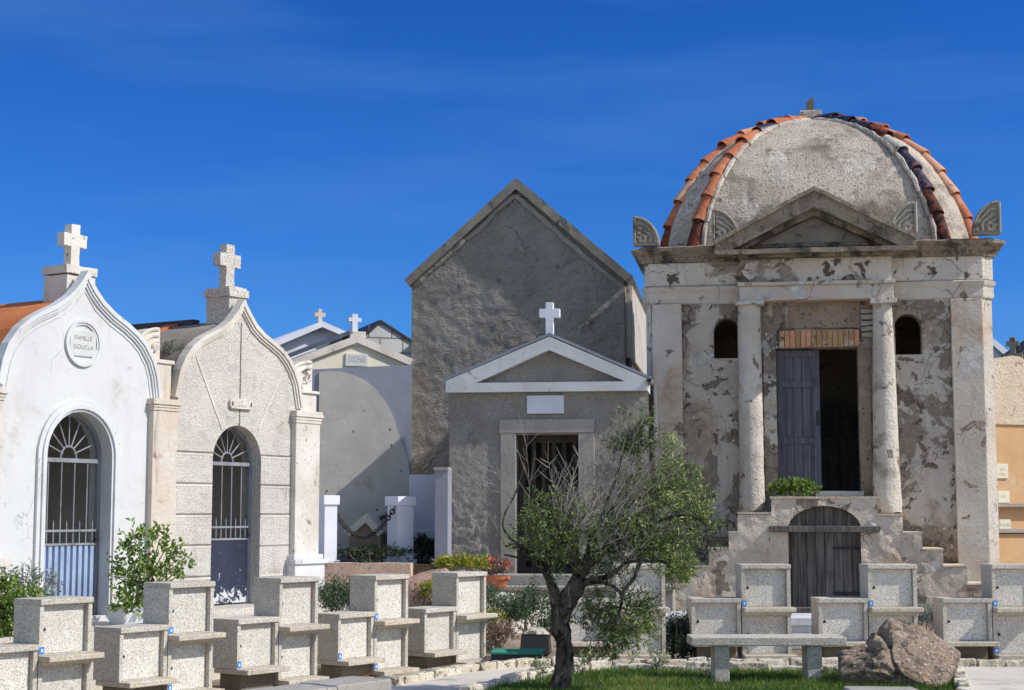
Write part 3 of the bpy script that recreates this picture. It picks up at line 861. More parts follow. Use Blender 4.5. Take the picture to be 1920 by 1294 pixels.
# statues on altars inside the white chapel
def statue(name, label, pl, sx, yy, zf, h, mat):
    o = thing(name, label, "statue", pl.o + pl.r * sx - pl.n * yy, pl.a)
    o.location.z = zf
    b = MB(); b.box(-.30, .30, -.18, .2, 0, .62).box(-.34, .34, -.22, .22, .62, .68)
    b.build("altar_block", M['pale_interior'], o, bevel=.008)
    f = MB()
    f.lathe([(.10, .68), (.115, .72), (.10, .9), (.085, .68 + h * .55), (.095, .68 + h * .74), (.05, .68 + h * .82), (.055, .68 + h * .88), (.06, .68 + h * .94), (.02, .68 + h)], 0, 0, 16)
    f.tube([(-.09, -.01, .68 + h * .72), (-.10, -.09, .68 + h * .6), (-.02, -.12, .68 + h * .62)], [.035, .03, .02], 8)
    f.tube([(.09, -.01, .68 + h * .72), (.10, -.09, .68 + h * .6), (.02, -.12, .68 + h * .62)], [.035, .03, .02], 8)
    f.build("figure", mat, o, smooth=True)
statue("saint_statue", "small dark statue on an altar behind the white chapel's gate bars", PA, cd + .05, 2.0, ZF, .78, M['dark_iron'])

# ================================================================= grey central chapel
PC = Plane(1025, 25.9, -7.5)
gc = thing("grey_chapel", "low grey rendered tomb chapel with white triangular pediment and white cross", "tomb chapel", PC.o, PC.a)
xl, xr = PC.x(841, 900), PC.x(1213, 800)
zE = PC.z(1025, 736)
dxa, dxb = PC.x(968, 900), PC.x(1085, 900); dzt, dzb = PC.z(1025, 815), PC.z(970, 1076)
MB().prism([(xl, 0), (xr, 0), (xr, zE), (xl, zE)], 0, .35, [[(dxa, dzb), (dxb, dzb), (dxb, dzt), (dxa, dzt)]]).build("facade", M['grey_roughcast'], gc)
jq0, jq1 = PC.x(938, 900, .05), PC.x(1115, 900, .05)
pz0, pz1 = PC.z(1025, 780), PC.z(1025, 738)
def cin(x, z):
    if jq0 + .02 < x < jq1 - .02 and z < PC.z(1025, 790): return False
    if PC.x(990, 750) < x < PC.x(1055, 750) and z > pz0: return False
    return True
zlow = PC.z(880, 900)
def chh(x, z):
    k = 1.0 + 2.2 * max(0, min(1, (zlow - z + .5 * nz3(x, z, 1.5, 8)) / .8))
    return .022 + k * (.006 * nz3(x, z, 5, 2) + .006 * nz3(x, z, 11, 4) + .004 * nz3(x, z, 22, 6)) + .006 * nz3(x, z, 1.2)
relief("roughcast", M['grey_roughcast'], gc, xl + .01, xr - .01, 0.3, zE - .01, 0, .032, cin, chh)
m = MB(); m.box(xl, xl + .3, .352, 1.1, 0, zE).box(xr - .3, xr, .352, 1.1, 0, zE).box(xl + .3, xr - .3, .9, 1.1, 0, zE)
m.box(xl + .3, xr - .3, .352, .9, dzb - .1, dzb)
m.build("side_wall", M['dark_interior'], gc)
A, B, Cc = PC.at(836, 716, .14), PC.at(1030, 631, .14), PC.at(1214, 708, .14)
bl, br = PC.at(836, 737, .14)[1], PC.at(1214, 731, .14)[1]
a2, b2, c2 = PC.at(892, 719, .14), PC.at(1029, 656, .14), PC.at(1172, 714, .14)
zbt = (PC.z(892, 719, .14) + PC.z(1170, 714, .14)) / 2
pd = MB()
zlo = (bl + br) / 2
pd.prism([(A[0], zlo), (Cc[0], zlo), (Cc[0], (A[1] + Cc[1]) / 2), (B[0], B[1]), (A[0], (A[1] + Cc[1]) / 2)], -.14, 1.12, [[(a2[0], zbt), (c2[0], zbt), (b2[0], b2[1])]])
pd.build("pediment_frame", M['white_trim'], gc)
MB().prism([(a2[0] - .1, zbt - .03), (c2[0] + .1, zbt - .03), (b2[0], b2[1] + .06)], .0, .12).build("tympanum", M['grey_roughcast'], gc)
rf = MB(); ze = (A[1] + Cc[1]) / 2
rf.band([(A[0] - .03, ze + .0), (B[0], B[1] + .02), (Cc[0] + .03, ze + .0)], -.045, -.004, -.09, 1.14)
rf.build("roof", M['blue_grey_shade'], gc)
m = MB()
jl0, jl1, jr1 = PC.x(938, 900, .05), PC.x(968, 900, .05), PC.x(1115, 900, .05)
m.box(jl0, dxa, -.05, .2, PC.z(950, 1078), PC.z(950, 812, .05)); m.box(dxb, jr1, -.05, .2, PC.z(950, 1078), PC.z(1100, 812, .05))
m.box(jl0 - .02, jr1 + .0, -.055, .2, PC.z(1025, 812, .05) + .002, PC.z(1025, 786, .05))
m.build("door_surround", M['grey_dressed'], gc, bevel=.01)
p0, p1 = PC.at(988, 776, .03), PC.at(1057, 741, .03)
pq = MB(); pq.box(p0[0], p1[0], -.03, 0, p0[1], p1[1]); pq.build("plaque", M['white_wall'], gc, bevel=.006)
dg = MB()
for i in range(6):
    x = dxa + .09 + (dxb - dxa - .18) * i / 5
    dg.box(x - .035, x + .035, .22, .25, dzb + .05, dzt - .12)
dg.box(dxa, dxb, .215, .255, dzt - .12, dzt).box(dxa, dxb, .215, .255, dzb, dzb + .1).box(dxa, dxb, .216, .254, dzb + .95, dzb + 1.06)
dg.box(dxa, dxa + .07, .216, .256, dzb + .1, dzt - .12)
dg.build("slatted_gate", M['dark_wood'], gc)
cr = MB(); s0, zb = PC.at(1031, 630, -.05); zt = PC.z(1030, 568, -.05)
cross(cr, s0, -.02, .12, zb - .1, zt, PC.z(1030, 596, -.05), PC.z(1030, 580, -.05), .062, .168)
cr.build("cross", M['white_wall'], gc, bevel=.008)
dp = MB(); x, z = PC.at(1217, 713, .22)
dp.tube([(x, .3, z), (x, -.2, z)], .048, 14); dp.build("spout_pipe", M['pipe'], gc, smooth=True)
MB().tube([(x, -.203, z), (x, -.195, z)], .036, 14).build("pipe_mouth", M['black'], gc)
# platform and steps in front
g = MB(); x0, x1 = PC.x(903, 1100, 1.0), PC.x(1262, 1100, 1.0); zp = PC.z(1000, 1100, 1.0)
g.box(x0, x1, -1.0, -.002, 0, zp - .06)
g.box(x0 - .04, x1, -1.06, -.003, zp - .06, zp)
g.box(PC.x(925, 1090, .55), PC.x(1130, 1090, .55), -.55, -.06, zp, PC.z(1000, 1078, .55))
g.weather(.006, 3, .25).build("platform", M['grey_dressed'], gc, bevel=.01)

# ================================================================= tall gabled tomb house behind
PG = Plane(970, 32.0, -8.0)
gh = thing("gabled_house", "tall grey rendered tomb building with a steep plain gable and no windows", "building", PG.o, PG.a)
x0, x1 = PG.x(771, 700), PG.x(1172, 600)
ap = PG.at(967, 350); zl = PG.z(771, 527); zr = PG.z(1172, 524)
zs_ = (zl + zr) / 2
f = MB(); nz = 14
pts = [(x0, 0), (x1, 0), (x1, zs_), (ap[0], ap[1]), (x0, zs_)]
f.prism(pts, 0, 6.0)
f.build("wall", M['grey_render'], gh)
def gin(x, z):
    if z < zs_: return x0 < x < x1
    u = abs(x - ap[0]) / ((x1 - x0) / 2); return z < zs_ + (ap[1] - zs_) * (1 - u)
def ghh(x, z):
    return .035 + .011 * nz3(x, z, 1.5) + .009 * nz3(x, z, 4.5, 3) + .008 * nz3(x, z, 10, 5) + .007 * max(0, nz3(x, z * .5, 7, 9)) - .03 * max(0, .12 - abs(nz3(x, z, 1.1, 21)))
relief("render_coat", M['grey_render'], gh, x0 + .01, x1 - .01, PG.z(900, 890), ap[1] - .02, 0, .045, gin, ghh)
rf = MB()
L = PG.at(757, 522, .2); T = PG.at(967, 333, .2); Rr = PG.at(1185, 516, .2)
zz = (L[1] + Rr[1]) / 2
sl = (T[1] - zz) / (T[0] - L[0])
rf.band([(L[0], zz - .02), (T[0], T[1]), (Rr[0], zz - .02)], 0, .17, -.2, 6.2)
rf.weather(.012, 3, .35).build("roof", M['grey_slab_roof'], gh)
ms = MB()
for (qa, qb) in (((778, 535), (966, 366)), ((966, 366), (1166, 540))):
    A, B = PG.at(*qa), PG.at(*qb)
    n = 16
    ln = [(A[0] + (B[0] - A[0]) * i / n + random.uniform(-.02, .02), A[1] + (B[1] - A[1]) * i / n - .03 * math.sin(i * math.pi / n) + random.uniform(-.03, .03)) for i in range(n + 1)]
    ms.band(ln, -.05, .04, -.085, .0)
ms.weather(.02, 5, .12).build("raking_ledge", M['grey_dressed'], gh)
sd = MB(); sd.box(x1 + .002, x1 + .10, .25, 6.0, PG.z(1172, 668) , zs_ - .12)
for i in range(17):
    y = .3 + i * .33
    sd.box(x1 + .10, x1 + .13, y, y + .22, PG.z(1172, 668), zs_ - .12)
sd.build("side_boarding", M['lime_trim'], gh)
# projecting shed base so the boarding does not float
MB().box(x1 + .002, x1 + .06, .3, 6.0, 0, PG.z(1172, 668) - .004).build("side_base", M['dark_interior'], gh)

# ================================================================= walls and small tombs in the gap
PW = Plane(690, 27.6, 6.0)
bw = thing("boundary_wall", "plain rendered grey wall with a large rounded painted sunlit patch beside the gabled building", "wall", PW.o, PW.a)
x0, x1 = PW.x(560, 800), PW.x(772, 800)
zt0, zt1 = PW.z(597, 694), PW.z(771, 684)
MB().prism([(x0, 0), (x1, 0), (x1, zt1), (x0, zt0)], 0, .3).build("wall", M['blue_grey_shade'], bw)  # blue-grey colour stands for the shaded upper right of the wall
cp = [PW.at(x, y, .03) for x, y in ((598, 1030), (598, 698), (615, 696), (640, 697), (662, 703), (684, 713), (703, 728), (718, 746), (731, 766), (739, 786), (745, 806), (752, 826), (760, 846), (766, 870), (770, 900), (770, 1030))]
m = MB(); m.prism([(a, b) for a, b in cp][::-1], -.03, -.002); m.build("painted_sunlit_patch", M['smooth_cement'], bw)  # paler raised plate paints the sunlit area; its curve is the shadow edge

PE = Plane(690, 25.2, -4.0)   # bed retaining wall
rb = thing("retaining_wall", "low brown rendered retaining wall below the chained tomb enclosure", "wall", PE.o, PE.a)
x0, x1 = PE.x(596, 1050), PE.x(770, 1060); ztw = PE.z(690, 1056)
m = MB(); m.box(x0 - .6, x1, 0, .28, 0, ztw); m.weather(.01, 3, .25).build("wall", M['brown_wall'], rb)
m = MB(); m.box(x0 - .6, x1 - .02, -.35, -.002, 0, PE.z(650, 1092, .35)); m.weather(.01, 3, .25).build("lower_step", M['brown_wall'], rb)
g = MB(); g.prismz([(PE.o + PE.r * a - PE.n * b).xy[:] for a, b in ((x0 - .6, .28), (x1 + .55, .28), (x1 + .55, 3.5), (x0 - .6, 3.5))], 0, ztw - .04)
tag(g.weather(.03, 2, .3).build("raised_bed", M['dark_soil']), kind="structure")

def post(px, py_b, Y, zb, zt, w, deg, label):
    o = thing("chain_post", label, "post", ((px - CX) / F_PX * Y, Y, zb), R(deg), "white posts of the chained enclosure")
    h = zt - zb
    m = MB(); m.box(-w / 2, w / 2, -w / 2, w / 2, .08, h - .15); m.build("shaft", M['white_wall'], o, bevel=.006)
    m = MB(); m.box(-w / 2 - .03, w / 2 + .03, -w / 2 - .03, w / 2 + .03, h - .15, h); m.build("cap", M['white_wall'], o, bevel=.008)
    m = MB(); m.box(-w / 2 - .04, w / 2 + .04, -w / 2 - .04, w / 2 + .04, 0, .08); m.build("base", M['white_wall'], o, bevel=.008)
    return o
YP1, YP2 = 25.8, 26.3
def zat(py, Y): return W(960, py, Y).z
post(616, 1040, YP1, ztw - .05, zat(929, YP1), .23, 35, "sunlit white post with square cap, beside the stone chapel's pilaster")
post(752, 1035, YP2, ztw - .05, zat(931, YP2), .31, 40, "shaded bluish white post with square cap, right end of the chain")
# chain
ch = thing("chain", "heavy dark iron chain sagging between two white posts", "chain", (0, 0, 0))
def chain(points, n, parent, mat):
    P = [Vector(p) for p in points]
    m = MB()
    def cat(t):
        k = t * (len(P) - 1); i = min(int(k), len(P) - 2); return P[i].lerp(P[i + 1], k - i)
    for i in range(n):
        a, b = cat(i / n), cat((i + 1) / n)
        c, d = (a + b) / 2, (b - a).normalized()
        u = d.cross(Vector((0, 1, 0))).normalized(); 
        if i % 2: u = d.cross(u).normalized()
        L, w = (b - a).length * .72, .033
        pts = [c + d * (L * math.cos(t)) + u * (w * math.sin(t)) for t in [2 * math.pi * k / 10 for k in range(11)]]
        m.tube(pts, .012, 5)
    return m.build("links", mat, parent, smooth=True)
def sag(p0, p1, low, n=14):
    out = []
    for i in range(n + 1):
        t = i / n
        q = p0.lerp(p1, t); base = q.z
        q.z -= low * 4 * t * (1 - t)
        out.append(q)
    return out
chain(sag(W(630, 964, YP1 + .0), W(741, 950, YP2 - .15), .42), 30, ch, M['chain_iron'])
chain(sag(W(712, 972, YP2 + .5), W(738, 955, YP2 + .1), .03, 6), 8, ch, M['chain_iron'])
# ridged sarcophagus
PS = Plane(700, 26.45, -20)
so = thing("sarcophagus", "grey stone tomb with a ridged lid behind the sagging chain", "tomb", PS.o, PS.a)
so.location.z = 0
m = MB(); zr_, ze_ = PS.z(688, 962), PS.z(650, 985)
x0, x1 = PS.x(652, 1000), PS.x(712, 1000)
m.prism([(x0, ztw - .06), (x1, ztw - .06), (x1, ze_ - .1), ((x0 + x1) / 2 + .04, zr_ - .16), (x0, ze_ - .1)], .04, .85); m.build("chest", M['pedestal_stone'], so, bevel=.01)
m = MB(); m.band([(x0 - .05, ze_ - .1), ((x0 + x1) / 2 + .04, zr_), (x1 + .05, ze_ - .1)], 0, .12, .0, .9); m.build("lid", M['smooth_cement'], so, bevel=.01)
# low white wall beside the grey chapel
lw = thing("low_white_wall", "low whitewashed wall with diagonal shadow beside the grey chapel", "wall", PW.o, PW.a)
PL = PW
m = MB(); a0, a1 = PW.x(768, 950, .25), PW.x(842, 950, .25)
m.box(a0, a1, -.25, -.002, 0, PW.z(800, 890, .25)).box(a0, a1, -.29, -.25, 0, PW.z(800, 995, .29))
m.build("wall", M['white_wall'], lw, bevel=.006)
PP = Plane(826, 25.7, -6.5)
gp = thing("grey_pillar", "slim grey rendered pillar wall at the grey chapel's left corner", "pillar", PP.o, PP.a)
m = MB(); a0, a1 = PP.x(815, 950), PP.x(840, 950)
m.box(a0, a1, 0, .6, 0, PP.z(826, 882)); m.build("shaft", M['blue_grey_shade'], gp, bevel=.008)
m = MB(); m.prismz([(a0 - .02, -.02), (a1, -.02), (a1, .62), (a0 - .02, .62)], PP.z(826, 882), PP.z(826, 882) + .05); m.build("cap", M['grey_dressed'], gp)

# ================================================================= tombs far behind the gap
def far_tomb(name, label, px, Y, deg, out, apex, side, wallm, roofm, over, depth=5.0, thick=.12):
    P = Plane(px, Y, deg)
    o = thing(name, label, "tomb", P.o, P.a)
    L, T, Rg = [P.at(*q) for q in (out[0], apex, out[1])]
    MB().prism([(L[0], 0), (Rg[0], 0), (Rg[0], Rg[1]), T, (L[0], L[1])], 0, depth).build("wall", wallm, o)
    r = MB(); r.band([(L[0] - thick, L[1] - .04), (T[0], T[1] + .03), (Rg[0] + thick, Rg[1] - .04)], -thick, .02, -over, depth + .1)
    ro = r.build("roof", roofm, o)
    return P, o, L, T, Rg, ro
P, o, L, T, Rg, ro = far_tomb("slate_roofed_tomb", "cream fronted tomb with dark slate roof and white cross over its gable", 668, 31.2, 22, ((545, 688), (757, 680)), (668, 644), None, M['cream_paint'], M['lime_trim'], .08, depth=3.2)
sr = MB(); sr.band([(L[0] - .14, L[1] - .0), (T[0] - .03, T[1] + .08)], -.17, -.12, -.05, 3.2)
for i in range(6): sr.band([(L[0] - .14, L[1] - .0), (T[0] - .03, T[1] + .08)], -.2, -.17, .1 + i * .5, .22 + i * .5)
sr.build("roof_tiles", M['slate_roof'], ro)
m = MB(); a, b = P.x(655, 630, .0), P.x(685, 630, .0)
m.box(a, b, -.05, .5, T[1] - .05, P.z(670, 622)); ped = m.build("cross_base", M['lime_trim'], o, bevel=.01)
m = MB(); c = (a + b) / 2; cross(m, c, .16, .30, P.z(670, 622), P.z(668, 587), P.z(668, 601), P.z(668, 594), .055, .13); m.build("cross", M['white_wall'], o)
a, b = P.at(648, 686, .04), P.at(690, 664, .04)
m = MB(); m.box(a[0], b[0], -.04, 0, a[1], b[1]); pq = m.build("plaque", M['marble'], o, bevel=.004)
cxp = (a[0] + b[0]) / 2
for i, (tx, dz) in enumerate((("FAMILLE", .68), ("SANTINI", .40))):
    lettering(tx, .095, cxp, -.04, a[1] + (b[1] - a[1]) * dz, M['blue_grey_shade'], pq, depth=.001)
P, o, L, T, Rg, ro = far_tomb("stone_block_tomb", "pale stone block tomb with a gable rising behind the slate roof", 725, 37.0, 20, ((660, 652), (800, 658)), (713, 606), None, M['marble'], M['dark_iron'], .04, thick=.04)
jm = MB()
for i, z in enumerate(np.arange(T[1] - 1.7, T[1] - .2, .34)):
    jm.box(L[0] + .05, Rg[0] - .05, -.004, .003, z - .012, z + .012)
    for j in range(4): xx = L[0] + .4 + j * .55 + (i % 2) * .27; jm.box(xx - .01, xx + .01, -.0045, .003, z, z + .33)
jm.build("mortar_joints", M['joint'], o)
P, o, L, T, Rg, ro = far_tomb("white_gabled_tomb", "white tomb with a shaded gable and small cross, farthest of the three behind the wall", 596, 41.0, 24, ((515, 650), (680, 650)), (598, 616), None, M['white_wall'], M['white_wall'], .3)
m = MB(); cross(m, T[0], -.1, .04, T[1], P.z(596, 580), P.z(596, 594), P.z(596, 587), .05, .14); m.build("cross", M['lime_trim'], o)

# ================================================================= domed mausoleum
PM = Plane(1535, 26.3, -9.0)
dm = thing("domed_mausoleum", "large weathered mausoleum with tile-ribbed dome, pediment, columns and outside steps", "mausoleum", PM.o, PM.a)
X = PM.x; Z = PM.z
fl, fr = X(1222, 700), X(1846, 700)
ch_ = .17
xL, xR = fl - .09, fr + ch_
DEP = 5.6
plan = [(fl, 0), (fr, 0), (xR, ch_), (xR, DEP - ch_), (fr, DEP), (fl, DEP), (xL, DEP - .09), (xL, .09)]
zc0, zc1 = Z(1535, 488), Z(1535, 453, .3)     # cornice bottom and top
zar0, zar1 = Z(1535, 566), Z(1535, 534)       # architrave
door0, door1 = X(1457, 800), X(1612, 800); dz0, dz1 = Z(1540, 921), Z(1540, 652)
wnd = [arch(X(1338, 640), X(1387, 640), Z(1362, 672), Z(1362, 622), Z(1362, 597), 14), arch(X(1677, 630), X(1729, 630), Z(1702, 665), Z(1702, 615), Z(1702, 588), 14)]
MB().prism([(fl, 0), (fr, 0), (fr, zc0 + .05), (fl, zc0 + .05)], 0, .38, [[(door0, dz0), (door1, dz0), (door1, dz1), (door0, dz1)]] + wnd).build("front_wall", M['old_plaster'], dm)
inner = offset_poly(plan, -.35)
sw = MB()
for i in range(1, 8):
    j = (i + 1) % 8
    a, b, c, d = plan[i], plan[j], inner[j], inner[i]
    if i == 1: d = (d[0], .381)
    if j == 0: c = (c[0], .381)
    sw.prismz([a, b, c, d], 0, zc0 + .05)
sw.build("side_wall", M['old_plaster_clean'], dm)
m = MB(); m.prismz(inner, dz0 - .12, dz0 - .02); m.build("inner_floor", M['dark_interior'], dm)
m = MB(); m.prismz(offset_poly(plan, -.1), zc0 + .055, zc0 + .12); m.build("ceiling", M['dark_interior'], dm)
m = MB(); m.box(X(1540) - .1, X(1612) + .2, 3.2, 3.9, dz0, dz0 + 1.05).box(X(1540) - .2, X(1612) + .3, 3.1, 3.95, dz0 + 1.05, dz0 + 1.15).box(X(1540), X(1612) + .1, 3.5, 3.95, dz0 + 1.15, dz0 + 1.7)
m.build("inner_altar", M['grey_wood'], dm)
# corner pilasters, frieze, architrave, cornice
for a, b in ((1222, 1279), (1785, 1846)):
    m = MB(); m.box(X(a, 700, .09) + .01, X(b, 700, .09), -.09, -.002, 0, zar0)
    m.weather(.006, 2.2, .22, a).build("corner_pilaster", M['old_plaster_clean'], dm, bevel=.012)
m = MB(); m.ring_sweep(plan, [(.004, zar0), (.03, zar0 + .02), (.035, zar0 + .05), (.035, zar1 - .10), (.06, zar1 - .06), (.075, zar1), (.004, zar1 + .03)])
m.weather(.010, 3, .2, 2).build("architrave", M['old_plaster_clean'], dm)
m = MB(); m.ring_sweep(plan, [(.02, zar1 + .03), (.03, zar1 + .04), (.03, zc0), (.02, zc0 + .0)])
m.build("frieze", M['frieze_plaster'], dm)
m = MB(); m.ring_sweep(plan, [(.0, zc0), (.07, zc0 + .01), (.08, zc0 + .07), (.12, zc0 + .10), (.20, zc0 + .18), (.23, zc0 + .20), (.24, zc1 - .02), (.21, zc1), (-.3, zc1 + .02)])
m.weather(.016, 3.2, .14, 5).build("cornice", M['cornice_stone'], dm)
for a, b in ((fl + .05, X(1345, 480, .1)), (X(1715, 480, .1), fr - .02)):
    m = MB(); n = int((b - a) / .115)
    for i in range(n):
        if random.random() < .82: m.box(a + i * .115, a + i * .115 + .065, -.105, -.05, zc0 + .035, zc0 + .085)
    m.box(a, b, -.062, -.03, zc0 + .03, zc0 + .09)
    m.build("dentil_moulding", M['cornice_stone'], dm)
# centre bay of the entablature
c0, c1 = X(1387, 560, .3), X(1676, 560, .3)
m = MB(); m.box(c0, c1, -.30, 0, zar0, zar1 - .04).box(c0 - .03, c1 + .03, -.35, 0, zar1 - .04, zar1 + .02)
m.weather(.010, 3, .2, 7).build("centre_architrave", M['old_plaster_clean'], dm, bevel=.01)
m = MB(); m.box(c0 + .02, c1 - .02, -.24, 0, zar1 + .02, zc0 + .01)
m.weather(.006, 3, .25, 8).build("centre_frieze", M['frieze_plaster'], dm)
# pediment
dP = .55
A, B, Cc = PM.at(1341, 456, dP), PM.at(1526, 351, dP), PM.at(1717, 442, dP)
a2, b2, c2 = PM.at(1370, 466, dP), PM.at(1524, 388, dP), PM.at(1682, 460, dP)
zb0, zb1 = Z(1535, 475, dP), (a2[1] + c2[1]) / 2 - .015
ze = (A[1] + Cc[1]) / 2
sx = (A[0] + Cc[0]) / 2
m = MB(); hw_ = (Cc[0] - A[0]) / 2
m.prism([(sx - hw_, zb1), (sx + hw_, zb1), (sx + hw_, ze), (sx, B[1]), (sx - hw_, ze)], -dP, .7, [[(sx - hw_ * .84, zb1 + .004), (sx + hw_ * .84, zb1 + .004), (sx, b2[1])]])
m.weather(.010, 3, .2, 3).build("pediment_rake", M['cornice_stone'], dm)
m = MB(); lnr = [(sx - hw_ - .03, ze), (sx, B[1] + .0), (sx + hw_ + .03, ze)]
m.band(lnr, -.012, .05, -dP - .06, .7)
m.weather(.012, 3, .15, 9).build("pediment_capping", M['cornice_stone'], dm)
m = MB(); m.band([(sx - hw_ * .86, zb1 + .02), (sx, b2[1] - .0), (sx + hw_ * .86, zb1 + .02)], -.01, .09, -dP + .2, -.1)
m.weather(.010, 3, .15, 4).build("pediment_inner_moulding", M['cornice_stone'], dm)
MB().prism([(sx - hw_ * .9, zb1), (sx + hw_ * .9, zb1), (sx, b2[1] + .05)], -.14, .0).build("tympanum", M['carved_stone'], dm)
m = MB(); m.box(sx - hw_ - .02, sx + hw_ + .02, -dP - .04, .0, zb1 - .075, zb1 - .002).box(c0 - .02, c1 + .02, -dP + .12, 0, zc0 - .0, zb1 - .075)
m.weather(.010, 3, .18, 6).build("pediment_base", M['cornice_stone'], dm)
# acroteria
def acroterion(pxa, pxb, pyt, pyb, upright_left, d, seed):
    a, zb = PM.at(pxa, pyb, d); b = X(pxb, pyb, d); zt = Z((pxa + pxb) / 2, pyt, d)
    w, h = b - a, zt - zb
    xu = a if upright_left else b; sg = 1 if upright_left else -1
    pts = [(xu, zb), (xu, zt)] + [(xu + sg * w * math.sin(t * math.pi / 20) * 1.0, zb + .04 + (h - .04) * math.cos(t * math.pi / 20)) for t in range(1, 11)] + [(xu + sg * w, zb)]
    m = MB(); m.prism(pts, -d, -d + .16)
    o = m.build("acroterion", M['carved_stone'], dm, bevel=.012)
    c = MB()
    edge = [(xu + sg * .02, -d - .012, zb + .03), (xu + sg * .02, -d - .012, zt - .02)] + [(xu + sg * (w - .03) * math.sin(t * math.pi / 24), -d - .012, zb + .04 + (h - .06) * math.cos(t * math.pi / 24)) for t in range(1, 13)]
    c.tube(edge, .028, 6)
    r = random.Random(seed)
    for j in range(4):
        f = .80 - .19 * j
        c.tube([(xu + sg * (.05 + w * f * math.sin(t * math.pi / 22) * .9 + .02 * math.sin(t * .9 + j)), -d - .010, zb + .05 + (h - .1) * f * math.cos(t * math.pi / 22)) for t in range(12)], .026, 6)
    c.tube([(xu + sg * (w * .34 + .10 * w * math.cos(t * .55)), -d - .010, zb + h * .22 + .1 * h * math.sin(t * .55)) for t in range(12)], .03, 6)
    c.build("carving", M['carved_stone'], o, smooth=True)
acroterion(1188, 1237, 405, 461, True, .29, 1)
acroterion(1336, 1387, 391, 452, True, .50, 2)
acroterion(1668, 1720, 379, 440, False, .50, 3)
acroterion(1823, 1877, 377, 440, False, .29, 4)
# dome
dS = -.22
bx0, bx1 = X(1303, 446, dS), X(1768, 438, dS)
cf = .56
Wd = bx1 - bx0 + 2 * cf
cxm = (bx0 + bx1) / 2
cym = -dS + Wd / 2
base = [(bx0, -dS), (bx1, -dS), (bx1 + cf, -dS + cf), (bx1 + cf, -dS + Wd - cf), (bx1, -dS + Wd), (bx0, -dS + Wd), (bx0 - cf, -dS + Wd - cf), (bx0 - cf, -dS + cf)]
zd0 = zc1 + .0
zd1 = Z(1530, 227, -cym)
prof = [(1.0, 0), (.985, .09), (.955, .2), (.91, .31), (.855, .42), (.79, .53), (.71, .635), (.61, .735), (.49, .825), (.35, .90), (.20, .96), (.07, .995), (.0, 1.0)]
def dome_pt(i, r, h, out=0.0):
    x, y = base[i % 8]
    return Vector((cxm + (x - cxm) * r, cym + (y - cym) * r, zd0 + (zd1 - zd0) * h))
m = MB()
for i in range(8):
    for (r0, h0), (r1, h1) in zip(prof, prof[1:]):
        nsub = 8
        for s in range(nsub):
            u0, u1 = s / nsub, (s + 1) / nsub
            q = [dome_pt(i, r0, h0).lerp(dome_pt(i + 1, r0, h0), u0), dome_pt(i, r0, h0).lerp(dome_pt(i + 1, r0, h0), u1),
                 dome_pt(i, r1, h1).lerp(dome_pt(i + 1, r1, h1), u1), dome_pt(i, r1, h1).lerp(dome_pt(i + 1, r1, h1), u0)]
            def bulge(p, u, r):
                k = 4 * u * (1 - u) * .07 * r
                d = (Vector((p.x - cxm, p.y - cym, 0))); d = d.normalized() if d.length > 1e-6 else Vector((0, 0, 0))
                return p + d * k
            q = [bulge(q[0], u0, r0), bulge(q[1], u1, r0), bulge(q[2], u1, r1), bulge(q[3], u0, r1)]
            if r1 == 0: q = [q[0], q[1], dome_pt(0, 0, 1)]
            m.face([tuple(v) for v in q])
bmesh.ops.remove_doubles(m.bm, verts=m.bm.verts[:], dist=.0008)
for v in m.bm.verts:
    v.co += noise.noise_vector(v.co * 1.4) * .025
dome = m.build("dome", M['dome_render'], dm, smooth=True)
# tile ribs on the eight corners
def rib(i, palette, seed):
    rr = random.Random(seed)
    path = [dome_pt(i, r, h) for r, h in prof]
    L = [0]
    for a, b in zip(path, path[1:]): L.append(L[-1] + (b - a).length)
    def at(s):
        s = max(0, min(L[-1] - 1e-4, s))
        k = max(j for j in range(len(L) - 1) if L[j] <= s)
        return path[k].lerp(path[k + 1], (s - L[k]) / (L[k + 1] - L[k]))
    mats = [M[q] for q in ('terracotta', 'terracotta_pale', 'terracotta_rust', 'glazed_blue', 'whitewashed_tile')]
    mb = MB(); n = 9; step = (L[-1] - .25) / n
    mo = MB()
    for t in range(n):
        s0 = .02 + t * step
        p0, p1 = at(s0), at(s0 + step * 1.14)
        d = (p1 - p0).normalized()
        rad = Vector((p0.x - cxm, p0.y - cym, 0))
        if rad.length < .15: rad = Vector((path[0].x - cxm, path[0].y - cym, 0))
        rad.normalize()
        side = d.cross(rad).normalized()
        nor = side.cross(d).normalized()
        if nor.dot(rad + Vector((0, 0, .6))) < 0: nor = -nor
        sh = side * rr.uniform(-.025, .025) + nor * rr.uniform(-.008, .012)
        ra, rb = .132 + rr.uniform(-.012, .012), .104
        mb.mi = palette[t % len(palette)]
        ring = []
        NN = 9
        for (p, r, lift) in ((p0, ra, .035), (p1, rb, .0)):
            outer = [p + sh + nor * (lift + r * .86 * math.sin(math.pi * k / (NN - 1)) - .02) + side * (r * math.cos(math.pi * k / (NN - 1))) for k in range(NN)]
            inn = [p + sh + nor * (lift + (r - .022) * .86 * math.sin(math.pi * k / (NN - 1)) - .02) + side * ((r - .022) * math.cos(math.pi * k / (NN - 1))) for k in range(NN)]
            ring.append(outer + inn[::-1])
        mb.rings([[tuple(v) for v in q] for q in ring])
        for sg in (-1, 1):
            q0, q1 = p0 + side * sg * (ra + .015) - nor * .03, p1 + side * sg * (rb + .02) - nor * .03
            mo.tube([q0, q0.lerp(q1, .5) + nor * .02, q1], [.038, .044, .034], 6)
    o = mb.build("tile_rib", mats, dm, smooth=True)
    mo.weather(.012, 9, .09, seed).build("rib_mortar", M['mortar'], o)
rib(0, [2, 0, 0, 0, 0, 0, 3, 0, 0, 0], 1)      # front left
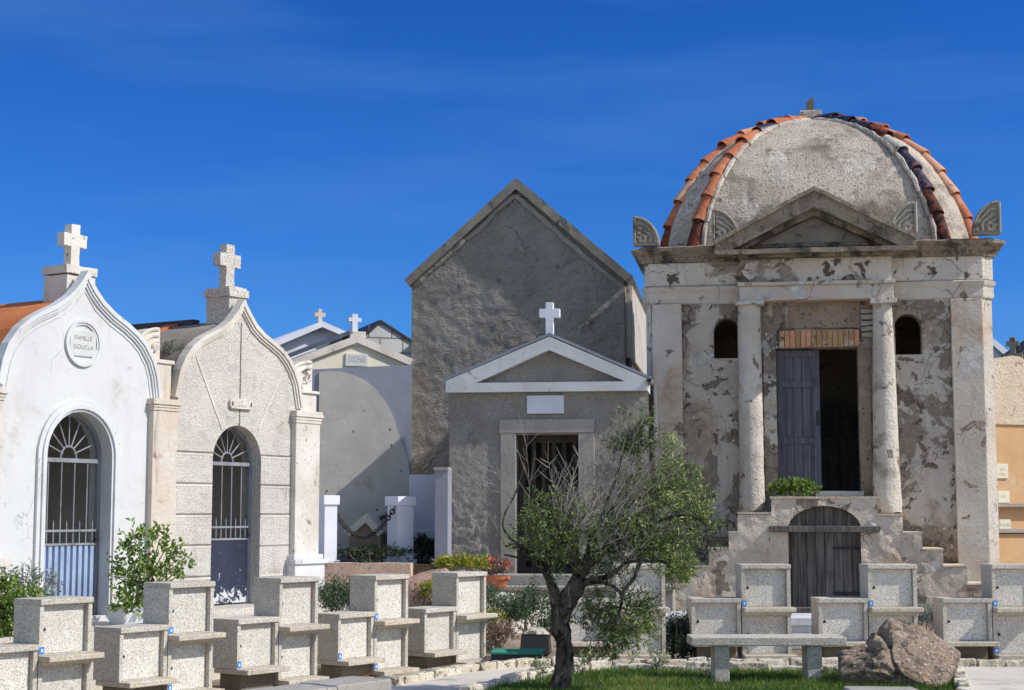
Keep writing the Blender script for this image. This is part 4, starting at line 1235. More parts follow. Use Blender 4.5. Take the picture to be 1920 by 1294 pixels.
rib(1, [2, 2, 3, 3, 4, 2, 3, 3, 3, 2], 2)      # front right
rib(2, [0, 0, 1, 1, 1, 0, 0, 1, 2, 0], 3)      # right silhouette
rib(7, [2, 0, 1, 0, 0, 0, 1, 0, 0, 0], 4)      # left silhouette
for i in (3, 4, 5, 6): rib(i, [0, 1, 0, 0, 2, 0, 1, 0, 0, 0], 10 + i)
m = MB(); m.box(cxm - .20, cxm + .20, cym - .2, cym + .2, zd1 - .04, zd1 + .16); m.weather(.010, 5, .1).build("finial_base", M['dome_render'], dm, bevel=.015)
m = MB(); m.prism([(cxm - .075, zd1 + .16), (cxm + .065, zd1 + .16), (cxm + .07, zd1 + .44), (cxm + .03, zd1 + .43), (cxm - .03, zd1 + .37), (cxm - .07, zd1 + .35)], cym - .07, cym + .07)
m.weather(.005, 6, .07).build("broken_finial", M['pedestal_stone'], dm)
# columns
def column(pxc, pyt, pyb, r0, r1, mat):
    d = .13
    x = X(pxc, 800, d); zt, zb = Z(pxc, pyt, d), Z(pxc, pyb, d)
    prof_ = [(r1, zb), (r1 * .99, zb + .3), (r1 * .96, zb + (zt - zb) * .35), ((r0 + r1) / 2, zb + (zt - zb) * .6), (r0, zt)]
    m = MB()
    steps = 40
    rings_ = []
    for k in range(steps + 1):
        z = zb + (zt - zb) * k / steps
        t = k / steps
        r = r1 + (r0 - r1) * t ** 1.2
        rings_.append([(x + r * math.cos(2 * math.pi * i / 28), -d + r * math.sin(2 * math.pi * i / 28), z) for i in range(28)])
    m.rings(rings_)
    for v in m.bm.verts:
        low = max(0, 1 - (v.co.z - zb) / 1.0)
        v.co += noise.noise_vector(v.co * 7) * (.006 + .022 * low)
    o = m.build("column", M[mat], dm, smooth=True)
    c = MB(); c.box(x - r0 - .05, x + r0 + .06, -d - r0 - .05, 0, zt, zar0 - .001)
    c.weather(.008, 5, .1, pxc).build("capital", M['pale_shaft'], o, bevel=.01)
    s = MB(); s.box(x - r1 - .03, x + r1 + .05, -d - r1 - .04, 0, zb - .09, zb)
    s.weather(.012, 5, .1, pxc).build("column_base", M['rough_core'], o, bevel=.01)
    return x
xc0 = column(1408, 574, 957, .185, .205, 'pale_shaft')
xc1 = column(1660, 571, 962, .155, .225, 'pale_shaft')
for a, b in ((1384, 1402), (1668, 1680)):
    m = MB(); m.box(X(a, 700, .05), X(b, 700, .05), -.06, -.001, Z(1540, 960), zar0)
    m.weather(.006, 3, .25, a).build("pilaster_strip", M['old_plaster'], dm)
# door surround, brick lintel, exposed masonry
m = MB(); m.box(X(1433, 800, .05), door0 - .0, -.05, .2, dz0, dz1 + .02)
m.weather(.012, 4, .14, 1).build("door_jamb", M['old_plaster'], dm)
m = MB(); m.box(door1 + .0, X(1634, 800, .05), -.045, .2, dz0 - .1, dz1 + .04)
m.weather(.012, 4, .14, 2).build("door_jamb", M['rough_core'], dm)
m = MB()
nb = 15; ba, bb = X(1461, 640, .06), X(1612, 640, .06); zb_, zt_ = dz1 + .0, Z(1540, 618, .06)
for i in range(nb):
    w = (bb - ba) / nb
    m.mi = 0 if random.random() < .75 else 1
    x0 = ba + i * w
    m.hexa([(x0 + .006, -.06 - random.uniform(0, .012), zb_ + random.uniform(0, .02)), (x0 + w - .006, -.06, zb_ + random.uniform(0, .02)), (x0 + w - .006, .1, zb_), (x0 + .006, .1, zb_),
            (x0 + .006, -.06, zt_ - random.uniform(0, .02)), (x0 + w - .006, -.06, zt_ - random.uniform(0, .02)), (x0 + w - .006, .1, zt_), (x0 + .006, .1, zt_)])
m.build("brick_lintel", [M['bricks_rust'], M['terracotta_pale']], dm, bevel=.006)
m = MB(); m.box(ba, bb, -.045, .0, zb_ - .002, zt_); m.build("lintel_mortar", M['rough_core'], dm)
m = MB(); m.box(X(1472, 600, .04), X(1613, 600, .04), -.035, 0, zt_ + .03, zar0 - .002); m.weather(.012, 4, .12).build("bare_masonry", M['rough_core'], dm)
m = MB()
for k in range(5):
    z0 = Z(1620, 632 - k * 11, .08)
    m.box(X(1614, 600, .08), X(1638, 600, .08), -.09 - .015 * (k % 2), .0, z0, z0 + .075)
m.weather(.014, 6, .08).build("exposed_bricks", M['carved_stone'], dm, bevel=.012)
# old door: one leaf shut, the other missing
lx0, lx1 = door0 + .01, X(1536, 800, -.14)
dl = MB()
np_ = 5
for i in range(np_):
    w = (lx1 - lx0) / np_
    dl.box(lx0 + i * w + .003, lx0 + (i + 1) * w - .003, .15, .18, dz0 + .02, dz1 - .02)
dlo = dl.build("door_leaf", M['blue_wood'], dm, bevel=.004)
m = MB()
for z in (dz0 + .03, dz0 + .78, dz0 + 1.72, dz1 - .13):
    m.box(lx0 + .09, lx1 - .09, .125, .149, z, z + .10)
m.box(lx0, lx0 + .09, .12, .149, dz0 + .02, dz1 - .02).box(lx1 - .09, lx1 + .02, .12, .149, dz0 + .02, dz1 - .02)
m.build("door_rails", M['blue_wood'], dlo, bevel=.005)
m = MB(); m.tube([(lx1 - .02, .11, dz0 + 1.2), (lx1 - .02, .08, dz0 + 1.2)], .02, 8); m.box(lx1 - .045, lx1 + .005, .112, .12, dz0 + 1.08, dz0 + 1.32)
m.build("lock", M['dark_iron'], dlo)
# threshold
m = MB(); m.box(X(1530, 925, .1), X(1620, 925, .1), -.12, .3, dz0 - .09, dz0); m.weather(.006, 4, .15).build("door_sill", M['lime_trim'], dm, bevel=.01)
# stairs and landing with the crypt below
SD = 1.05
la, lb = X(1446, 950, SD), X(1645, 950, SD); zla = Z(1545, 935, SD)
ka, kb = X(1479, 1050, SD), X(1616, 1050, SD)
kspr, ktop = Z(1547, 992, SD), Z(1547, 949, SD)
m = MB(); m.box(la, lb, -SD + .352, -.002, zla - .3, zla - .004).box(la, ka - .1, -SD + .352, -.002, 0, zla - .3).box(kb + .1, lb, -SD + .352, -.002, 0, zla - .3)
m.box(ka - .1, kb + .1, -SD + .6, -.002, 0, zla - .3)
m.build("landing_core", M['old_plaster_clean'], dm)
m = MB(); m.box(la - .02, lb + .02, -SD - .02, -.15, zla, zla + .035); m.weather(.006, 4, .2).build("landing_edge", M['peach_scruffy'], dm)
levels_l = [(1384, 963), (1367, 999), (1329, 1029), (1289, 1063), (1247, 1096)]
levels_r = [(1692, 967), (1729, 1000), (1768, 1031), (1812, 1063), (1849, 1097)]
SL = [(X(px, py, SD), Z(px, py, SD)) for px, py in levels_l]
SR = [(X(px, py, SD), Z(px, py, SD)) for px, py in levels_r]
outl = [(SL[-1][0], 0), (SR[-1][0], 0)]
for i in range(len(SR) - 1, -1, -1):
    outl += [(SR[i][0], SR[i][1]), ((SR[i - 1][0] if i else lb), SR[i][1])]
outl += [(lb, zla), (la, zla)]
for i in range(len(SL)):
    outl += [((SL[i - 1][0] if i else la), SL[i][1]), (SL[i][0], SL[i][1])]
karch = arch(ka, kb, .12, kspr, ktop, 18)
MB().prism(outl, -SD, -SD + .30, [karch]).build("stair_wall", M['stair_plaster'], dm)
def step_z(x):
    if la <= x <= lb: return zla
    for e, z in (SL if x < la else SR):
        if (x < la and x >= e) or (x > lb and x <= e): return z
    return 0
def sin_(x, z):
    if ka - .005 < x < kb + .005:
        c, r = (ka + kb) / 2, (kb - ka) / 2
        if z < kspr + (ktop - kspr) * math.sqrt(max(0, 1 - ((x - c) / r) ** 2)) + .015: return False
    return z < step_z(x) - .004
def shh_(x, z):
    return .014 + .010 * nz3(x, z, 1.9, 4) + .008 * nz3(x, z, 5, 7) + .005 * nz3(x, z, 13, 2) - .016 * max(0, min(1, (nz3(x, z, 1.5, 31) + .35 * nz3(x, z, 6, 33) - .12) * 14))
relief("stair_render", M['stair_plaster'], dm, SL[-1][0] + .005, SR[-1][0], .05, zla, -SD, .028, sin_, shh_)
for lv in (SL, SR):
    m = MB(); prev = la if lv is SL else lb
    for e, z in lv:
        m.box(e, prev, -SD + .302, -.095, 0, z - .002)
        prev = e
    m.build("side_steps", M['stair_plaster'], dm)
    m = MB(); prev = la if lv is SL else lb
    for e, z in lv:
        m.box(e - (.02 if lv is SL else 0), e + (.02 if lv is SR else 0), -SD - .012, -SD + .2, z - .0, z + .012) if False else m.box(min(e, prev) - .012, max(e, prev) + .012, -SD - .026, -.1, z - .004, z + .022)
        prev = e
    m.weather(.006, 4, .14, 3).build("step_treads", M['peach_scruffy'], dm)
kd = MB()
nk = 8
archk = arch(ka, kb, .12, kspr, ktop, 30)
def ztop(x):
    c, r = (ka + kb) / 2, (kb - ka) / 2
    u = max(-1, min(1, (x - c) / r)); return kspr + (ktop - kspr) * math.sqrt(1 - u * u)
for i in range(nk):
    w = (kb - ka) / nk; a, b = ka + i * w + .004, ka + (i + 1) * w - .004
    ln = [(a, .14), (b, .14)] + [(b + (a - b) * t / 6, ztop(b + (a - b) * t / 6) - .01) for t in range(7)]
    kd.prism(ln, -SD + .14 + .006 * (i % 2), -SD + .18)
kdo = kd.build("crypt_door", M['grey_wood'], dm)
m = MB(); z1, z2 = Z(1575, 1028, SD), Z(1575, 1113, SD)
for z in (z1, z2): m.box(X(1541, z, SD), kb - .02, -SD + .115, -SD + .139, z - .02, z + .02)
m.build("iron_straps", M['dark_iron'], kdo)
m = MB(); h0 = ka - .02
m.box(ka - .0, ka + .05, -SD + .06, -SD + .139, .14, kspr - .05); m.build("door_post", M['dark_wood'], kdo)
m = MB(); m.box(X(1443, 990, SD + .06), X(1651, 990, SD + .06), -SD - .08, -SD - .004, Z(1545, 998, SD + .06), Z(1545, 986.5, SD + .06))
m.weather(.006, 3, .12).build("wooden_beam", M['grey_wood'], dm, bevel=.008)
m = MB(); m.box(ka - .1, kb + .05, -SD - .22, -SD - .004, .1, .24); m.weather(.005, 3, .12).build("wooden_sill", M['grey_wood'], dm, bevel=.008)
m = MB(); dxp = X(1229, 800, .1)
m.tube([(dxp, -.12, .2), (dxp, -.12, Z(1229, 720, .1))], .035, 10); m.build("downpipe", M['lime_trim'], dm, smooth=True)

# ================================================================= niche wall at the right edge
PN = Plane(1900, 28.6, 20)
nw = thing("niche_wall", "peach rendered burial niche wall with small plaques beside the domed mausoleum", "wall", PN.o, PN.a)
x0, x1 = PN.x(1840, 900), PN.x(2300, 900); zt = PN.z(1890, 676); zm = PN.z(1890, 792)
m = MB(); m.box(x0, x1, 0, 1.2, 0, zm); m.build("wall", M['peach_wall'], nw)
m = MB()
n = 30
pts = [(x0, zm + .003)] + [(x1, zm + .003)] + [(x1 + (x0 - x1) * i / n, zt + .05 * math.sin(i * 1.3) + random.uniform(-.04, .05) + .12 * (1 - i / n)) for i in range(n + 1)]
m.prism(pts, .02, 1.1); m.build("upper_wall", M['peach_scruffy'], nw)
m = MB(); m.box(x0, x1, -.035, .3, zm - .04, zm + .0); m.build("string_course", M['peach_scruffy'], nw)
for py in (948, 996):
    z = PN.z(1895, py); m = MB(); m.box(x0, x1, -.16, -.002, z - .03, z + .035); m.build("ledge", M['grey_dressed'], nw, bevel=.006)
m = MB(); m.box(x0, x1, -.10, -.003, 0, PN.z(1895, 1001)); m.build("plinth", M['peach_wall'], nw, bevel=.008)
for (a, b, c, d, tx) in ((1868, 870, 1890, 897, ("J.M", "1921")), (1872, 921, 1893, 943, ("P.C",)), (1874, 974, 1895, 992, ("FLEURS",))):
    q0, q1 = PN.at(a, d, .03), PN.at(b if False else c, b, .03)
    m = MB(); m.box(q0[0], q1[0], -.03, -.001, q0[1], q1[1]); po = m.build("plaque", M['cream_paint'], nw, bevel=.004)
    for i, s_ in enumerate(tx):
        lettering(s_, .07, (q0[0] + q1[0]) / 2, -.03, q1[1] - .10 - .09 * i, M['ink'], po, depth=.001)
# far tombs at right
P, o, L, T, Rg, ro = far_tomb("far_white_tomb", "small pale tomb gable just showing above the peach wall", 1862, 38.0, 8, ((1810, 690), (1905, 690)), (1858, 648), None, M['white_wall'], M['white_wall'], .1)
P, o, L, T, Rg, ro = far_tomb("far_grey_tomb", "grey tomb roof with a weathered stone cross beyond the peach wall", 1930, 35.0, -20, ((1868, 690), (2010, 690)), (1932, 646), None, M['grey_dressed'], M['slate_roof'], .1)
m = MB(); a = P.x(1899, 660, .3); zb = P.z(1899, 668, .3); zt = P.z(1899, 632, .3)
cross(m, a, -.36, -.24, zb - .2, zt, P.z(1899, 649, .3), P.z(1899, 640, .3), .06, .14); m.build("cross", M['carved_stone'], o, bevel=.01)
m = MB(); m.box(a - .2, a + .2, -.42, 0, 0, zb + .05); m.build("cross_base", M['carved_stone'], o)

# ================================================================= granite urn boxes
BW, BH, BD = .57, .535, .36
def box_proto(low, sticker, name_tag):
    o = thing("urn_box", "", "urn box", (0, 0, 0), 0)
    f = MB()
    f.prism([(0, .05), (BW, .05), (BW, BH - .05), (0, BH - .05)], 0, .058, [[(.042, .056), (BW - .042, .056), (BW - .042, BH - .052), (.042, BH - .052)]])
    f.box(0, BW, .0585, BD, .05, BH - .05)
    f.build("casing", M['granite'], o)
    l = MB(); l.box(-.004, BW + .004, -.018, BD + .004, BH - .05, BH); l.build("lid_slab", M['granite'], o, bevel=.006)
    d = MB(); d.box(.046, BW - .046, .050, .0582, .058, BH - .056); do = d.build("door", M['granite_door'], o, bevel=.003)
    k = MB(); k.tube([(.078, .050, .27), (.078, .034, .27)], .016, 10); k.build("keyhole", M['black'], do)
    s = MB(); s.box(.0, BW + .03, -.15, BD * .9, 0, .048); s.build("shelf", M['granite_warm'], o, bevel=.007)
    if not low:
        b = MB(); b.hexa([(.03, -.05, -.035), (BW - .01, -.05, -.035), (BW - .01, .05, -.035), (.03, .05, -.035), (.0, -.11, -.002), (BW + .0, -.11, -.002), (BW, .05, -.002), (0, .05, -.002)])
        b.build("shelf_bracket", M['granite_warm'], o)
    else:
        b = MB(); b.box(.06, BW - .06, .0, BD - .06, -.30, -.002); b.build("pedestal", M['pedestal_stone'], o, bevel=.01)
    if sticker:
        s = MB(); s.box(.005, .055, -.004, -.001, .062, .125); so = s.build("sticker", M['sticker'], o)
        q = MB(); q.box(.02, .04, -.006, -.0042, .08, .108); q.build("sticker_mark", M['sticker_mark'], so)
    return o
protos = {}
def urn_box(loc, rz, low, sticker, label):
    key = (low, sticker)
    if key not in protos:
        protos[key] = box_proto(low, sticker, "")
    o = copy_tree(protos[key])
    o.location = loc; o.rotation_euler = (0, 0, rz)
    tag(o, label, "urn box", "speckled granite urn boxes in two rows")
    return o
def unit(x, y, z0, deg, where, st, right=True):
    """st: stickers on (upper, lower, side) box"""
    a = R(deg); r = Vector((math.cos(a), math.sin(a), 0)); o = Vector((x, y, z0))
    urn_box(o + Vector((0, 0, .04 + BH)), a, False, st[0], "upper granite urn box of the stacked pair " + where)
    lo = urn_box(o + Vector((0, 0, .04)), a, False, st[1], "lower granite urn box of the stacked pair " + where)
    urn_box(o - r * (BW + .012) + Vector((0, 0, 1.11 - .385 - BH)), a, True, st[2], "single low urn box joined to the pair " + where)
    s = MB(); s.box(-BW - .05, BW + .06, -.16, BD + .05, -.14, -.012)
    s.build("base_slab", M['granite_warm'], lo, bevel=.008)
UL = [(-4.11, 14.1, -.16, "at the far left beside the leafy bush", (1, 0, 0)),
      (-3.235, 15.27, -.07, "in front of the potted shrub", (1, 1, 0)),
      (-2.36, 16.43, -.07, "before the navy chapel gate", (0, 0, 1)),
      (-1.494, 17.6, -.09, "before the brown retaining wall", (1, 1, 1)),
      (-.642, 18.72, -.10, "beside the terracotta flower pot", (0, 0, 0))]
for x, y, z, w, st in UL: unit(x, y, z, 54, w, st)
for px, w, st in ((1153, "behind the olive tree", (0, 0, 0)), (1386, "left of the crypt door", (1, 0, 1)),
                  (1621, "right of the crypt door", (1, 1, 1)), (1851, "at the right edge under the peach wall", (1, 1, 0))):
    unit((px - CX) / F_PX * 18.6, 18.6, 0.0, 3.0, w, st)

for o in protos.values():                      # the patterns the boxes were copied from
    for c in list(o.children_recursive) + [o]:
        bpy.data.objects.remove(c)

# ================================================================= benches, boulder, slabs
b = thing("stone_bench", "grey stone slab bench on two square legs, standing on the lawn", "bench")
YB = 16.15
ba, bb = W(1296, 1200, YB), W(1587, 1200, YB)
b.location = (ba.x, YB, 0)
Lb = bb.x - ba.x
m = MB(); m.box(0, Lb, -.02, .42, .385, .47); m.weather(.003, 4, .2).build("seat_slab", M['granite'], b, bevel=.01)
for fx in (.20, .80):
    m = MB(); m.box(Lb * fx - .075, Lb * fx + .075, .05, .35, -.06, .384); m.build("leg", M['granite'], b, bevel=.01)
# slab bench bottom left
A, Bq = G(735, 1273, .45), G(640, 1287, .45)
dirb = Vector((.6, .8, 0)); nb_ = Vector((-.8, .6, 0))
o = thing("slab_bench", "low bench of two worn granite slabs, beside the path at the bottom edge", "bench", A, math.atan2(.8, .6)); o.location.z = 0
m = MB(); m.box(-.60, 0, 0, .40, .36, .45); m.weather(.006, 5, .1).build("seat_slab", M['grey_dressed'], o, bevel=.012)
m = MB(); m.box(-2.1, -.62, -.02, .38, .355, .445); m.weather(.006, 5, .1, 2).build("seat_slab", M['grey_dressed'], o, bevel=.012)
for xx in (-.45, -1.0, -1.9):
    m = MB(); m.box(xx - .09, xx + .09, .06, .34, -.25, .36); m.build("leg", M['pedestal_stone'], o, bevel=.01)
A = G(1588, 1286.5, .45)
o = thing("slab_stool", "end of a grey granite slab seat in front of the boulder", "bench", (A.x, A.y, 0), R(-1))
m = MB(); m.box(-.03, .47, -.45, 0, .37, .45); m.weather(.004, 5, .12).build("seat_slab", M['grey_dressed'], o, bevel=.012)
m = MB(); m.box(.1, .36, -.36, -.1, -.06, .37); m.build("leg", M['pedestal_stone'], o, bevel=.01)

def facets(seed, n, lo, hi):
    rr = random.Random(seed); out = []
    for _ in range(n):
        v = Vector((rr.gauss(0, 1), rr.gauss(0, 1), rr.gauss(.15, .8))).normalized(); out.append((v, rr.uniform(lo, hi)))
    return out
def rock(name, label, cat, c, rx, ry, rz, seed, mat, sub=5, amp=.2, crease=None, cuts=()):
    bm = bmesh.new()
    bmesh.ops.create_icosphere(bm, subdivisions=sub, radius=1)
    sd = Vector((seed, seed * 2, seed * 3))
    for v in bm.verts:
        n = v.co.normalized()
        k = 1 + amp * noise.noise(n * 1.3 + sd) + amp * .5 * noise.noise(n * 2.9 + sd) + amp * .28 * noise.noise(n * 7 + sd) + amp * .14 * noise.noise(n * 17 + sd)
        rid = abs(noise.noise(n * 3.7 + sd * 1.3)); k -= amp * .3 * max(0, .25 - rid)
        if crease: k *= crease(n)
        q = n * k
        for cn, cd in cuts:
            e = q.dot(cn) - cd
            if e > 0: q = q - cn * e * .82
        n, k = q.normalized(), q.length
        v.co = Vector((n.x * k * rx, n.y * k * ry, n.z * k * rz))
    me = bpy.data.meshes.new(name); bm.to_mesh(me); bm.free()
    me.polygons.foreach_set("use_smooth", [True] * len(me.polygons)); me.materials.append(mat)
    o = bpy.data.objects.new(name, me); COL.objects.link(o); o.location = c
    return tag(o, label, cat)
def crease_big(n):
    # two humps: tall right mass, lower left shoulder, and a split between
    k = 1.0
    k *= 1.0 - .16 * math.exp(-((n.x + .12 + .1 * n.z) / .05) ** 2)
    left = max(0, min(1, (-n.x - .05) / .5))
    if n.z > 0: k *= 1 - .52 * left * n.z
    k *= 1 + .12 * max(0, n.x) * max(0, n.z)
    return k
c = W(1682, 1236, 16.0)
rock("boulder", "brown lichened boulder split by a crack, lying on the lawn edge", "boulder", (c.x + .0, 16.1, .16), .74, .55, .44, 4.2, M['boulder'], 6, .26, crease_big, facets(12, 16, .70, .92))
# pink rock with succulents, at the end of the left row
c = W(812, 1098, 20.6)
rock("pink_rock", "rounded pinkish rock under the succulent plants", "rock", (c.x - .05, 20.9, .40), .50, .5, .62, 9.7, M['pink_rock'], 5, .22, None, facets(5, 8, .8, .95))
# white marble slab graves behind the right boxes
def white_slab(pxa, pxb, Y, zt, label):
    a, b = W(pxa, 1150, Y), W(pxb, 1150, Y)
    o = thing("marble_slab", label, "grave slab", (a.x, Y, 0), R(-1))
    L = b.x - a.x
    m = MB(); m.box(0, L, 0, .9, 0, zt - .10); m.build("chest", M['marble'], o, bevel=.01)
    m = MB(); m.box(-.05, L + .05, -.06, .95, zt - .10, zt); m.weather(.004, 4, .2).build("top_slab", M['white_trim'], o, bevel=.012)
    m = MB(); m.box(0, L, -.3, -.004, 0, zt - .2); m.box(0, L, -.5, -.3, 0, zt - .3); m.build("step", M['marble'], o, bevel=.01)
white_slab(1236, 1300, 20.6, zat(1154, 20.6), "white marble grave slab seen beside the dark shrub")
white_slab(1462, 1540, 20.8, zat(1158, 20.8), "white marble grave slab below the crypt door")
# teal edged grave and dark stone by the tree
c0, c1 = W(921, 1230, 18.9), W(1016, 1230, 18.9)
o = thing("teal_grave_cover", "flat teal green cover on a dark grave kerb beside the path", "grave cover", (c0.x, 18.75, 0), R(-4))
L = c1.x - c0.x
m = MB(); m.box(0, L, 0, .5, -.03, .075); m.build("kerb_frame", M['grave_black'], o, bevel=.006)
m = MB(); m.box(-.01, L + .01, -.015, .51, .076, .105); m.build("cover", M['teal'], o, bevel=.006)
c = W(1000, 1195, 19.6)
o = thing("black_stone", "small dark headstone with a pale sloping top under the grey shrub", "headstone", (c.x, 19.55, 0), R(-6))
m = MB(); m.hexa([(-.17, 0, 0), (.2, 0, 0), (.2, .3, 0), (-.17, .3, 0), (-.15, .04, .24), (.18, .04, .24), (.18, .28, .24), (-.15, .28, .24)]); m.build("block", M['grave_black'], o, bevel=.01)
m = MB(); m.hexa([(-.16, .03, .241), (.19, .03, .241), (.19, .29, .241), (-.16, .29, .241), (-.05, .10, .31), (.1, .10, .30), (.1, .26, .32), (-.05, .26, .32)]); m.build("top", M['kerb'], o, bevel=.01)

# ================================================================= path, lawn, kerbs
FAR = [(560, 1330), (640, 1305), (712, 1288), (790, 1273), (860, 1261), (920, 1254), (985, 1249), (1060, 1247.5), (1180, 1247.5), (1320, 1248), (1480, 1248.5), (1640, 1248.5), (1780, 1248.5), (1930, 1249)]
NEAR = [(870, 1312), (925, 1297), (975, 1286), (1025, 1276), (1075, 1268), (1125, 1264), (1210, 1264.5), (1310, 1265), (1420, 1266), (1530, 1266.5), (1640, 1267), (1745, 1267), (1785, 1272), (1800, 1282), (1806, 1300), (1809, 1330)]
farg = [G(x, y, 0) for x, y in FAR]; nearg = [G(x, y, 0) for x, y in NEAR]
# path sheet: everything paved between and in front
g = MB()
v = []
pathpts = [G(500, 1400, 0)] + farg + [Vector((16, farg[-1].y, 0)), Vector((16, 8, 0)), Vector((-3, 8, 0))]
g.prismz([(p.x, p.y) for p in pathpts][::-1], -.012, -.004)
tag(g.build("path", M['concrete_path']), kind="structure")
lawnpts = nearg + [Vector((4.2, 9, 0)), Vector((-1.6, 9, 0))]
g = MB()
g.prismz([(p.x, p.y) for p in lawnpts][::-1], -.003, .03)
tag(g.build("lawn", M['dark_soil']), kind="structure")
def kerb(line, size, h, group, label, hz):
    P = [Vector((p.x, p.y, 0)) for p in line]
    L = [0]
    for a, b in zip(P, P[1:]): L.append(L[-1] + (b - a).length)
    s = 0; k = 0; rr = random.Random(len(P))
    while s < L[-1] - .1:
        ln = size * rr.uniform(.7, 1.35)
        c = min(s + ln / 2, L[-1] - 1e-3)
        j = max(i for i in range(len(L) - 1) if L[i] <= c)
        p = P[j].lerp(P[j + 1], (c - L[j]) / (L[j + 1] - L[j])); d = (P[j + 1] - P[j]).normalized()
        m = MB(); w = rr.uniform(.10, .15); hh = h * rr.uniform(.8, 1.2)
        m.box(-ln / 2 + .01, ln / 2 - .01, -w / 2, w / 2, -.06, hh)
        m.weather(.016, 7, .07, s * 3.3)
        o = m.build("kerb_stone", M['kerb'], None, smooth=False, bevel=.014, loc=(p.x, p.y, hz), rz=math.atan2(d.y, d.x) + rr.uniform(-.05, .05))
        tag(o, label, "kerb stone", group)
        s += ln
kerb(farg, .27, .075, "kerb stones on the far side of the path", "rough pale kerb stone between the path and the urn boxes", 0)
kerb(nearg, .36, .12, "kerb stones round the lawn", "rough pale kerb stone bordering the lawn", 0)

# grass
def in_poly(x, y, P):
    c = np.zeros(len(x), bool); j = len(P) - 1
    for i in range(len(P)):
        xi, yi, xj, yj = P[i].x, P[i].y, P[j].x, P[j].y
        c ^= ((yi > y) != (yj > y)) & (x < (xj - xi) * (y - yi) / (yj - yi + 1e-12) + xi)
        j = i
    return c
def leaves(name, base, direction, length, width, mat, parent=None, fold=.25, tintv=None, up=None):
    """one mesh of many small pointed leaves. base, direction: (n,3)"""
    n = len(base)
    d = direction / np.linalg.norm(direction, axis=1, keepdims=True)
    rnd = RNG.normal(size=(n, 3)) if up is None else up + RNG.normal(size=(n, 3)) * .35
    s = np.cross(d, rnd); s /= np.linalg.norm(s, axis=1, keepdims=True) + 1e-9
    nn = np.cross(s, d)
    L = (length * RNG.uniform(.65, 1.25, n))[:, None]; w = (width * RNG.uniform(.75, 1.2, n))[:, None]
    mid = base + d * L * .5 + nn * L * .06
    tip = base + d * L - nn * L * .10
    V = np.empty((n, 4, 3)); V[:, 0] = base; V[:, 1] = mid + s * w * .5 + nn * w * fold; V[:, 2] = tip; V[:, 3] = mid - s * w * .5 + nn * w * fold
    me = bpy.data.meshes.new(name)
    me.vertices.add(n * 4); me.loops.add(n * 4); me.polygons.add(n)
    me.vertices.foreach_set("co", V.reshape(-1))
    me.loops.foreach_set("vertex_index", np.arange(n * 4, dtype=np.int32))
    me.polygons.foreach_set("loop_start", np.arange(0, n * 4, 4, dtype=np.int32))
    me.polygons.foreach_set("loop_total", np.full(n, 4, np.int32))
    me.update()
    at = me.attributes.new("tint", 'FLOAT', 'FACE')
    at.data.foreach_set("value", (RNG.uniform(0, 1, n) if tintv is None else np.clip(tintv, 0, 1)).astype(np.float32))
    me.materials.append(mat)
    o = bpy.data.objects.new(name, me); COL.objects.link(o); o.parent = parent
    return o
n = 60000
gx = RNG.uniform(-1.0, 5.0, n); gy = 14.6 + RNG.uniform(0, 1, n) ** 1.0 * 2.9
ok = in_poly(gx, gy, lawnpts)
gx, gy = gx[ok], gy[ok]
den = np.array([noise.noise(Vector((a * 2.2, b * 2.2, 0))) for a, b in zip(gx, gy)])
ok = RNG.uniform(-.55, .25, len(gx)) < den + .1
gx, gy, den = gx[ok], gy[ok], den[ok]
gb = np.stack([gx, gy, np.full(len(gx), .02)], 1)
dry = np.array([noise.noise(Vector((a * 1.1 + 7, b * 1.6, 3))) for a, b in zip(gx, gy)])
gd = np.stack([RNG.normal(0, .45, len(gx)), RNG.normal(0, .45, len(gx)), np.ones(len(gx))], 1)
tag(leaves("grass", gb, gd, .075, .007, M['grass_blade'], tintv=.42 + den * .4 + dry * .7 + RNG.normal(0, .24, len(gx))), kind="stuff")

# ================================================================= plants
def shoots(center, rad, n, nl, spread, L, lw, updir=(0, 0, 1), bias=.8, slen=.22, flat=(1, 1, 1)):
    """leafy shoots: returns twig polylines, leaf bases, leaf directions"""
    tw, B, D = [], [], []
    for _ in range(n):
        q = RNG.normal(size=3); q /= np.linalg.norm(q); q *= RNG.uniform(0.25, 1) ** .6
        p = np.array(center) + q * np.array(rad) * np.array(flat)
        d = np.array(updir) * bias + q * .9 + RNG.normal(size=3) * spread; d /= np.linalg.norm(d)
        ln = slen * RNG.uniform(.6, 1.3)
        curve = RNG.normal(size=3) * .25
        pts = [p + d * ln * t + curve * ln * t * t * .5 for t in np.linspace(0, 1, 4)]
        tw.append(pts)
        for t in np.linspace(.12, 1, nl):
            b = p + d * ln * t + curve * ln * t * t * .5
            side = np.cross(d, RNG.normal(size=3)); side /= np.linalg.norm(side) + 1e-9
            B.append(b); D.append(d * RNG.uniform(.4, 1.1) + side)
    return tw, B, D
